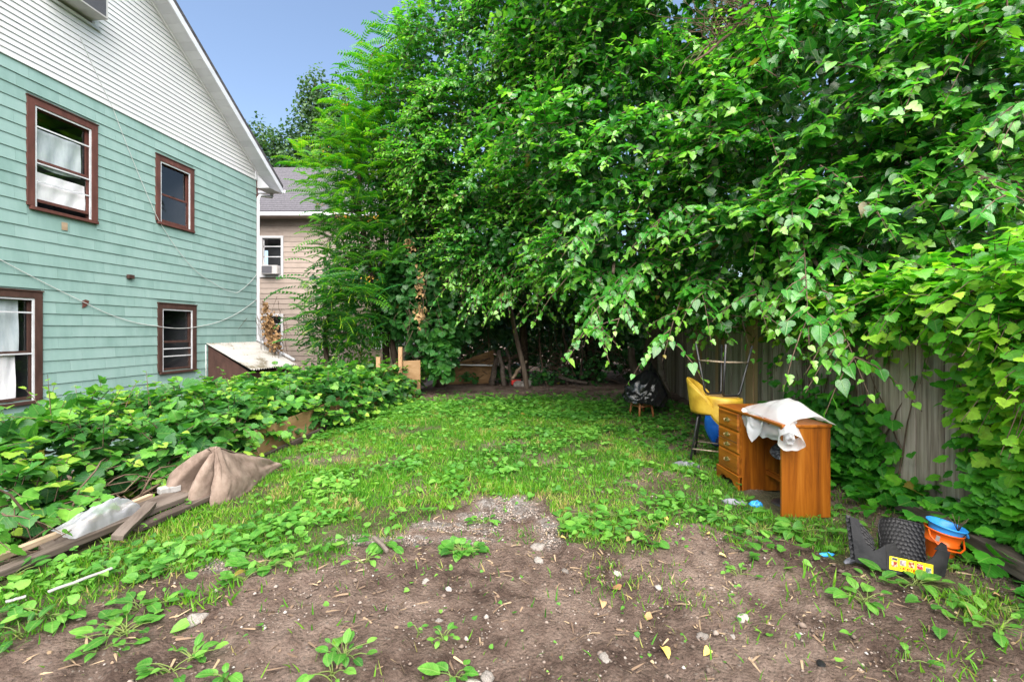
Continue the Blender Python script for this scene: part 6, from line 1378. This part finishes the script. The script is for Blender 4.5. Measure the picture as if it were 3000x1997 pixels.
def litter():
    lr = random.Random(9)
    FL = [(1430,1345,'yellowleaf',.0,'d'),]
    spots = [(1427,1347,.085,'deadleaf','curled tan dead leaf in the middle soil'),(1385,1380,.06,'deadleaf','pinkish dry leaf right of the middle soil stones'),(1522,1485,.075,'yellowleaf','pale yellow torn leaf on the lower soil'),(1632,1492,.05,'yellowleaf','cream coloured leaf right of the torn yellow leaf'),(1655,1268,.05,'yellowleaf','white papery leaf at the lawn rim right of centre'),(1632,1226,.05,'yellowleaf','cream leaf lying in the lawn before the desk'),(1530,1190,.04,'yellowleaf','small yellow leaf in the lawn left of the kneehole'),(1290,1222,.045,'yellowleaf','cream leaf on the soil just past the gravel'),(2285,1365,.07,'deadleaf','orange brown dead leaf at the right frame edge'),(1750,1222,.05,'deadleaf','orange leaf at the desk foot'),(1500,1408,.06,'deadleaf','dark brown bark chip in the soil'),(640,1080,.05,'yellowleaf','yellow leaf in the grass right of the carpet'),(1450,1230,.05,'deadleaf','brown curled leaf at the lawn rim')]
    for (px, py, s, mt, lab) in spots:
        x, y = px0(px, py); q = OVATE.verts(np.array([.4]), np.array([.5]))[0]; me = mesh_np('fallen_leaf', q, OVATE.loops, OVATE.counts, G[mt], True)
        o = link('fallen_leaf', me); o.location = (x,y,gz(x,y)+.02); o.scale = (s,)*3; o.rotation_euler = (lr.uniform(-.4,.4),lr.uniform(-.4,.4),lr.uniform(0,6)); tag(o, lab, 'leaf', 'fallen leaves')
    # dry straw and leaf bits scattered over the soil
    n = 3800; x, y = scatter(n, -3.0, 3.1, 1.9, 5.2); keep = ((1-grass_mask(x,y))*(x>edge_x(y)+.05) > rng.random(n)*.9)&(x<fence_x(y)-.05); x2, y2 = scatter(1400, -2.6, 3.4, 10.2, 13.6); x = np.concatenate([x[keep],x2]); y = np.concatenate([y[keep],y2]); n = len(x)
    a = rng.uniform(0,6.28,n); D = np.stack([np.cos(a),np.sin(a),rng.normal(0,.12,n)],1); root = thing('straw_litter', 'dry straw and leaf crumbs scattered over the bare soil', 'litter'); root['kind'] = 'stuff'
    lv = Leaves(); P = np.stack([x,y,ground_z(x,y)+.008],1); st = rng.random(n) < .72
    lv.add(BLADE, P[st], D[st], np.tile(UP,(st.sum(),1))+rng.normal(0,.5,(st.sum(),3)), rng.uniform(.03,.11,st.sum()), .5, fold=0); lv.add(OVATE, P[~st], D[~st], np.tile(UP,((~st).sum(),1))+rng.normal(0,.4,((~st).sum(),3)), rng.uniform(.008,.026,(~st).sum()), .5)
    lv.build(root, G['straw'], name='bits')
m, n_, nd, lk = new_mat('dry_straw'); ge = N(nd,'ShaderNodeNewGeometry'); rp_ = ramp(nd,[(0,(.07,.042,.027)),(.6,(.18,.12,.075)),(1,(.34,.25,.15))]); lk.new(ge.outputs['Random Per Island'], rp_.inputs[0]); p = N(nd,'ShaderNodeBsdfPrincipled'); p.inputs['Roughness'].default_value = .85; lk.new(rp_.outputs[0], p.inputs['Base Color']); o = N(nd,'ShaderNodeOutputMaterial'); lk.new(p.outputs[0], o.inputs[0]); G['straw'] = m
litter()
x, y = px0(880,1260); beam('stick', 'brown fallen stick in the weeds on the lawn rim', 'stick', (x-.09,y+.10,.03), (x+.06,y-.10,.03), .025, .02, G['lumber'])
